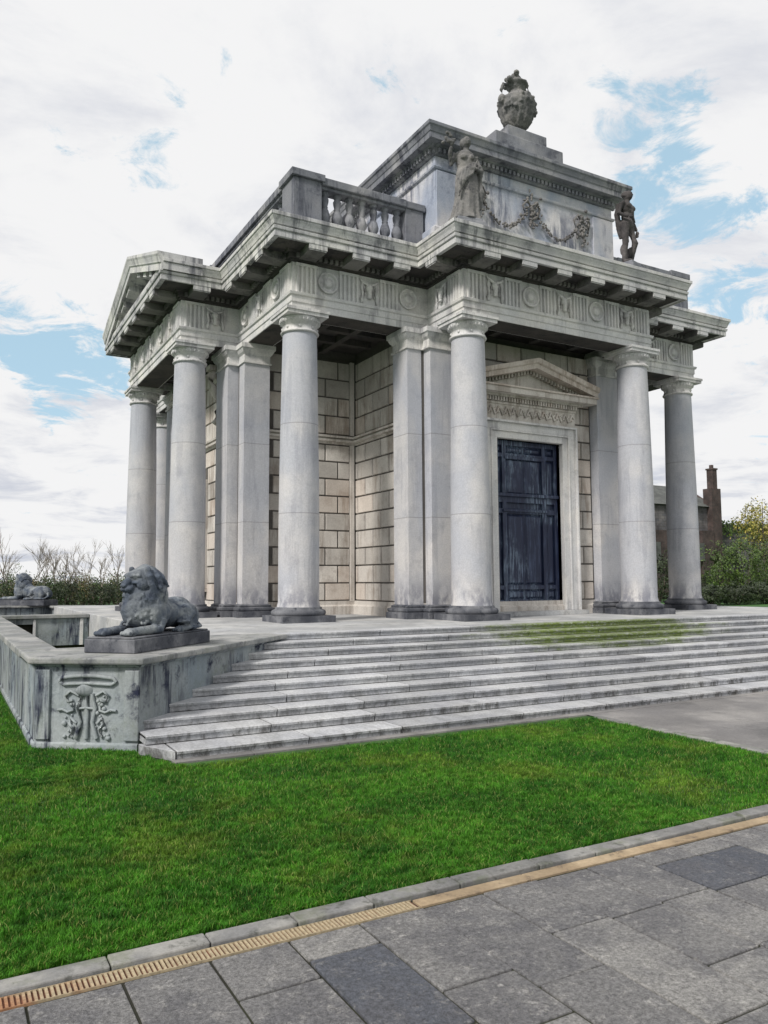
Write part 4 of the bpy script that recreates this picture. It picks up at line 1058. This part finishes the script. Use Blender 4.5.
# ------------------------------------------------------------ background
def foliage(mb, c, r, n, size, bump_=.35, seed=0):
    c = Vector(c)
    for i in range(n):
        d = Vector((random.gauss(0, 1), random.gauss(0, 1), random.gauss(0, 1))).normalized()
        rad = (.45 + .55 * random.random() ** .5) * (1 + bump_ * mnoise.noise(d * 2.3 + Vector((seed, 1.3, 0))) * 1.6)
        p = c + Vector((d.x * r[0], d.y * r[1], d.z * r[2])) * rad
        if mnoise.noise(p * (1.6 / max(r)) * 2 + Vector((seed, 0, 9))) < -.22: continue
        u = Vector((random.gauss(0, 1), random.gauss(0, 1), random.gauss(0, 1))).normalized(); w = u.cross(d)
        if w.length < .1: continue
        w.normalize(); s = size * random.uniform(.6, 1.4)
        mb.add([p - u * s, p + w * s * .5, p + u * s, p - w * s * .5], [(0, 1, 2, 3)])
def tree(name, loc, h, crown, mat, label, group=None, n=2500, size=.12, trunk=.12, limbs=6, cat='tree', bark='bark'):
    root = empty(name, loc, label, cat, group)
    t = MB(); t.tube([(0, 0, -.1), (.03, 0, h * .3), (-.02, .03, h * .6), (0, 0, h * .85)], [trunk, trunk * .8, trunk * .55, trunk * .2], 8)
    tips = []
    for i in range(limbs):
        a = i * 2.4; z0 = h * random.uniform(.25, .6); e = Vector((math.cos(a) * crown[0] * .6, math.sin(a) * crown[1] * .6, min(h * .95, z0 + h * .3)))
        t.tube([(0, 0, z0), (e.x * .5, e.y * .5, z0 + (e.z - z0) * .4), tuple(e)], [trunk * .5, trunk * .3, trunk * .1], 6); tips.append(e)
    t.build('trunk', M[bark], root)
    t = MB()
    foliage(t, (0, 0, h * .62), (crown[0], crown[1], crown[2]), n // 2, size, .45, random.random() * 9)
    for e in tips: foliage(t, e, (crown[0] * .45, crown[1] * .45, crown[2] * .42), n // (2 * len(tips)), size, .4, random.random() * 9)
    t.build('crown', M[mat], root, fixn=False)
    return root
def shrub(loc, r, mat, label, group, n=1500, size=.15):
    root = empty('shrub', loc, label, 'shrub', group)
    t = MB()
    for i in range(5):
        a = i * 1.26; t.tube([(0, 0, -.1), (math.cos(a) * r[0] * .3, math.sin(a) * r[1] * .3, r[2] * .7), (math.cos(a) * r[0] * .5, math.sin(a) * r[1] * .5, r[2] * 1.4)], [.05, .04, .015], 6)
    t.build('stem', M['bark'], root)
    t = MB(); foliage(t, (0, 0, r[2]), (r[0], r[1], r[2]), n, size, .4, random.random() * 9); t.build('foliage', M[mat], root, fixn=False)
    return root
def at(u, dist_y): # world x on the sight line of image column u, at depth line y = dist_y
    ang = math.radians(29.35) + math.atan((u - 384) / 783.); return -12.156 + math.tan(ang) * (dist_y + 20.7)
# left: hedge bushes and bare saplings
hd = ['broad dark hedge bush', 'rounded dark green bush', 'loose olive bush', 'dense dark bush', 'tall olive-brown bush', 'low dark green bush', 'wide green bush', 'ragged dark bush', 'dark evergreen bush']
places = ['at the far left edge of the photo', 'behind the distant lion\'s head', 'just right of the distant lion', 'left of the middle of the far hedge', 'in the middle of the far hedge', 'right of the middle of the far hedge', 'a little left of the near lion\'s head', 'behind the near lion\'s head', 'behind the leftmost column']
for i, u in enumerate((-22, 2, 28, 48, 66, 84, 100, 118, 136)):
    y = 38 + (i % 3) * 2.2; x = at(u, y)
    hz = random.uniform(.85, 1.08)
    shrub((x, y, GZ), (1.35, 1.2, hz), 'leaf_dark' if i % 3 != 2 else 'leaf_brown', hd[i] + ' ' + places[i], 'bushes of the far hedge', 2600, .07)
for i in range(9):
    u = -16 + i * 18; y = 47 + (i % 2) * 2; 
    shrub((at(u, y), y, GZ), (1.6, 1.3, 1.12 + .15 * (i % 3)), 'leaf_brown' if i % 2 else 'leaf_mid', ['green', 'olive'][i % 2] + ' bush in the back row of the hedge, %s from the left' % ['first', 'second', 'third', 'fourth', 'fifth', 'sixth', 'seventh', 'eighth', 'ninth'][i], 'bushes of the back hedge', 2200, .075)
def bare(loc, h, label):
    t = MB()
    def br(p, d, L, r, dep):
        q = p + d * L; m = (p + q) / 2 + Vector((random.gauss(0, 1), random.gauss(0, 1), 0)) * L * .05
        t.tube([p, m, q], [r, r * .8, r * .6], 4)
        if dep > 0:
            for _ in range(3):
                nd = (d + Vector((random.gauss(0, .35), random.gauss(0, .35), random.uniform(0, .25)))).normalized(); br(p + (q - p) * random.uniform(.4, 1), nd, L * random.uniform(.55, .8), r * .6, dep - 1)
    br(Vector((0, 0, -.1)), Vector((random.gauss(0, .05), random.gauss(0, .05), 1)).normalized(), h * .42, .05, 4)
    o = t.build('bare_sapling', M['twig'], fixn=False); o.location = loc
    return tag(o, label, 'tree', 'bare saplings behind the hedge')
bl = ['first', 'second', 'third', 'fourth', 'fifth', 'sixth', 'seventh', 'eighth', 'ninth', 'tenth']
for i, (u, h) in enumerate(((4, 5.0), (10, 4.4), (34, 4.6), (46, 5.4), (56, 4.6), (68, 5.2), (78, 4.6), (90, 5.0), (103, 4.4), (118, 4.8))):
    y = 43.5; bare((at(u, y), y, GZ), h * 1.15, 'thin leafless sapling against the pale sky, %s from the left' % bl[i])
# right: old house with a tall chimney, ivy wall, shrubs, tree
house = empty('old_house', (49, 33, GZ + .35), 'dark stone and brick house with slate roof and tall chimney, behind the right-hand columns', 'house')
t = MB(); hx0, hx1 = 43.5 - 49, 54.2 - 49
t.box(hx0, hx1, -2.6, 5, 0, 8.6); t.build('wall', M['rubble'], house)
t = MB(); t.add([(hx0 - .2, -2.9, 8.5), (hx1 - .3, -2.9, 8.5), (hx1 - .3, 1.2, 10.9), (hx0 - .2, 1.2, 10.9), (hx0 - .2, 5.3, 8.5), (hx1 - .3, 5.3, 8.5)], [(0, 1, 2, 3), (3, 2, 5, 4), (0, 3, 4), (1, 5, 2), (0, 4, 5, 1)]); t.build('roof', M['slate'], house)
t = MB(); t.add([(hx1 - .28, -2.9, 8.4), (hx1 + .02, -2.9, 8.4), (hx1 + .02, 1.2, 11.1), (hx1 - .28, 1.2, 11.1), (hx1 - .28, 5.3, 8.4), (hx1 + .02, 5.3, 8.4)], [(0, 1, 2, 3), (3, 2, 5, 4), (0, 3, 4), (1, 5, 2), (0, 4, 5, 1)]); t.build('gable_coping', M['brick'], house)
t = MB(); t.box(hx1 - 1.3, hx1 + .05, -3.2, -2.2, 0, 10.3); t.box(hx1 - .78, hx1 - .15, -3.0, -2.3, 10.3, 12.2); t.box(hx1 - .85, hx1 - .08, -3.07, -2.23, 12.2, 12.35); t.box(hx1 - .62, hx1 - .35, -2.8, -2.5, 12.35, 12.7)
t.build('chimney', M['brick'], house)
t = MB(); t.box(hx1 - 3.0, hx1 - 1.32, -3.3, -2.62, 0, 6.1); t.build('brick_bay', M['brick'], house)
t = MB(); t.box(hx0 + .6, hx0 + 3.2, -3.3, -2.62, 0, 6.0); t.build('brick_bay', M['brick'], house)
for x in (hx0 + 1.4, hx0 + 4.6, hx0 + 7.4):
    t = MB(); t.box(x - .5, x + .5, -2.64, -2.58, 4.6, 6.4) if x > hx0 + 4 and x < hx0 + 7 else t.box(x - .5, x + .5, -3.34, -3.28, 3.2, 4.9)
    w = t.build('window', M['slate'], house)
gw = empty('garden_wall', (60, 31, GZ), 'tall grey rubble wall topped with ivy, to the right of the old house', 'wall')
t = MB(); t.box(-5.6, 12, -.3, .3, 0, 7.3); t.build('masonry', M['rubble'], gw)
t = MB()
for i in range(3600):
    x = random.uniform(-5.6, 12); z = random.uniform(3.2, 7.6)
    if mnoise.noise(Vector((x * .35, 3, z * .5))) + (z - 6.8) * .28 < -.02: continue
    p = Vector((x, -.36 - random.random() * .25, z)); s = random.uniform(.09, .18); u = Vector((random.gauss(0, 1), random.gauss(0, .4), random.gauss(0, 1))).normalized(); w_ = u.cross(Vector((0, 1, 0))).normalized()
    t.add([p - u * s, p + w_ * s * .7, p + u * s, p - w_ * s * .7], [(0, 1, 2, 3)])
t.build('ivy', M['leaf_mid'], gw, fixn=False)
def yat(u, y): return at(u, y)
tree('yellow_tree', (yat(764, 24), 24, GZ), 10.0, (2.6, 2.2, 2.6), 'leaf_yellow', 'yellow-green tree with loose foliage at the right edge', None, 5200, .10)
shr = [(722, 20, 1.6, 2.3, 'leaf_mid', 'bright green bush just right of the last column'), (742, 19, 1.9, 2.7, 'leaf_mid', 'tall green bush under the yellow tree'), (764, 20, 1.9, 2.5, 'leaf_mid', 'green bush cut by the right edge'),
       (712, 23, 1.3, 1.3, 'leaf_dark', 'dark bush at the foot of the house beside the last column'), (658, 23, 1.6, 1.9, 'leaf_dark', 'dark bush in the gap between the two right columns'), (735, 16, 1.8, .75, 'leaf_dark', 'low dark bush in front of the green ones'), (763, 16, 1.9, .8, 'leaf_dark', 'low dark bush at the right edge, in front'), (708, 16, 1.5, .65, 'leaf_dark', 'low dark bush behind the foot of the last column')]
for u, y, r, hz, mt, lb in shr: shrub((yat(u, y), y, GZ), (r, r * .8, hz), mt, lb, 'bushes by the garden wall', 4200, .085)

# ------------------------------------------------------------ light, sky
SUN_AZ, SUN_EL = math.radians(203), math.radians(41)   # azimuth measured in the xy plane from +x, direction towards the sun
sd = Vector((math.cos(SUN_AZ) * math.cos(SUN_EL), math.sin(SUN_AZ) * math.cos(SUN_EL), math.sin(SUN_EL)))
sl = bpy.data.lights.new('sun', 'SUN'); sl.energy = 3.1; sl.angle = math.radians(9); sl.color = (1, .95, .89)
so = bpy.data.objects.new('sun', sl); C.objects.link(so); so.rotation_euler = sd.to_track_quat('Z', 'Y').to_euler()
w = bpy.data.worlds.new('World'); SC.world = w; w.use_nodes = True; nt = w.node_tree; nt.nodes.clear()
out = N(nt, 'ShaderNodeOutputWorld'); bg = N(nt, 'ShaderNodeBackground'); nt.links.new(bg.outputs[0], out.inputs[0]); bg.inputs[1].default_value = .1
sky = N(nt, 'ShaderNodeTexSky'); sky.sky_type = 'NISHITA'; sky.sun_disc = False; sky.sun_elevation = SUN_EL; sky.sun_rotation = math.atan2(sd.x, sd.y)
tc = N(nt, 'ShaderNodeTexCoord').outputs['Generated']
sp = N(nt, 'ShaderNodeSeparateXYZ'); nt.links.new(tc, sp.inputs[0])
den = mth(nt, 'ADD', mth(nt, 'MAXIMUM', sp.outputs['Z'], 0.), .16)
cb = N(nt, 'ShaderNodeCombineXYZ'); nt.links.new(mth(nt, 'DIVIDE', sp.outputs['X'], den), cb.inputs[0]); nt.links.new(mth(nt, 'DIVIDE', sp.outputs['Y'], den), cb.inputs[1])
cl = noise(nt, cb.outputs[0], 1.5, 9, .58, .3)
# direction vectors of the clear patches of sky
def dirv(u, v):
    cy, cp = math.radians(29.351), math.radians(5.009)
    fw = Vector((math.sin(cy) * math.cos(cp), math.cos(cy) * math.cos(cp), math.sin(cp))); rt = Vector((math.cos(cy), -math.sin(cy), 0)); up = rt.cross(fw)
    return (fw + rt * ((u - 384) / 783.) + up * ((512 - v) / 783.)).normalized()
acc = None
for u, v, rad, k in ((655, 150, .085, .47), (660, 105, .05, .1), (735, 255, .08, .34), (690, 78, .03, .12), (500, 4, .05, .24), (758, 35, .03, .14), (40, 345, .07, .26), (95, 370, .06, .28), (10, 325, .05, .2), (72, 140, .03, .08), (745, 385, .06, .14), (725, 60, .10, -.22), (590, 70, .12, -.12)):
    d = dirv(u, v); dp = N(nt, 'ShaderNodeVectorMath', operation='DISTANCE'); nt.links.new(tc, dp.inputs[0]); dp.inputs[1].default_value = tuple(d)
    f = ramp(nt, dp.outputs['Value'], 0, rad * 1.7, k, 0.); acc = f if acc is None else mth(nt, 'ADD', acc, f)
fine = noise(nt, cb.outputs[0], 5.5, 9, .68, .6)
cf = mth(nt, 'SUBTRACT', mth(nt, 'ADD', mth(nt, 'MULTIPLY', cl, .8), mth(nt, 'MULTIPLY', mth(nt, 'SUBTRACT', fine, .5), 1.5)), mth(nt, 'MULTIPLY', acc, 1.05))
cf = mth(nt, 'ADD', cf, .16)
cloud = ramp(nt, cf, .14, .36)
shade = ramp(nt, noise(nt, cb.outputs[0], 2.2, 8, .6, .4), .47, .70)
lowc = ramp(nt, sp.outputs['Z'], .02, .35, .95, .62)
ccol = mix(nt, mth(nt, 'MULTIPLY', shade, lowc), (8.1, 8.1, 8.15), (4.9, 5.2, 6.0))
blue = mix(nt, .7, mix(nt, 1., sky.outputs[0], (1.2, 1.2, 1.2), 'MULTIPLY'), (4.7, 6.8, 8.0))
col = mix(nt, cloud, blue, ccol)
nt.links.new(col, bg.inputs[0])

# ------------------------------------------------------------ camera
yaw, pit, rol = math.radians(29.351), math.radians(5.009), math.radians(-.292)
fw = Vector((math.sin(yaw) * math.cos(pit), math.cos(yaw) * math.cos(pit), math.sin(pit))); rt = Vector((math.cos(yaw), -math.sin(yaw), 0)); up = rt.cross(fw)
r2 = rt * math.cos(rol) + up * math.sin(rol); u2 = up * math.cos(rol) - rt * math.sin(rol)
cam = bpy.data.cameras.new('camera'); co = bpy.data.objects.new('camera', cam); C.objects.link(co)
co.matrix_world = Matrix(((r2.x, u2.x, -fw.x, -12.156), (r2.y, u2.y, -fw.y, -20.700), (r2.z, u2.z, -fw.z, .826), (0, 0, 0, 1)))
cam.sensor_fit = 'VERTICAL'; cam.sensor_height = 24; cam.lens = 24 * 782.92 / 1024; cam.clip_end = 3000; cam.clip_start = .05
SC.camera = co
SC.view_settings.view_transform = 'Standard'; SC.view_settings.look = 'None'; SC.view_settings.exposure = .16; SC.view_settings.gamma = 1
SC.render.resolution_x = 768; SC.render.resolution_y = 1024
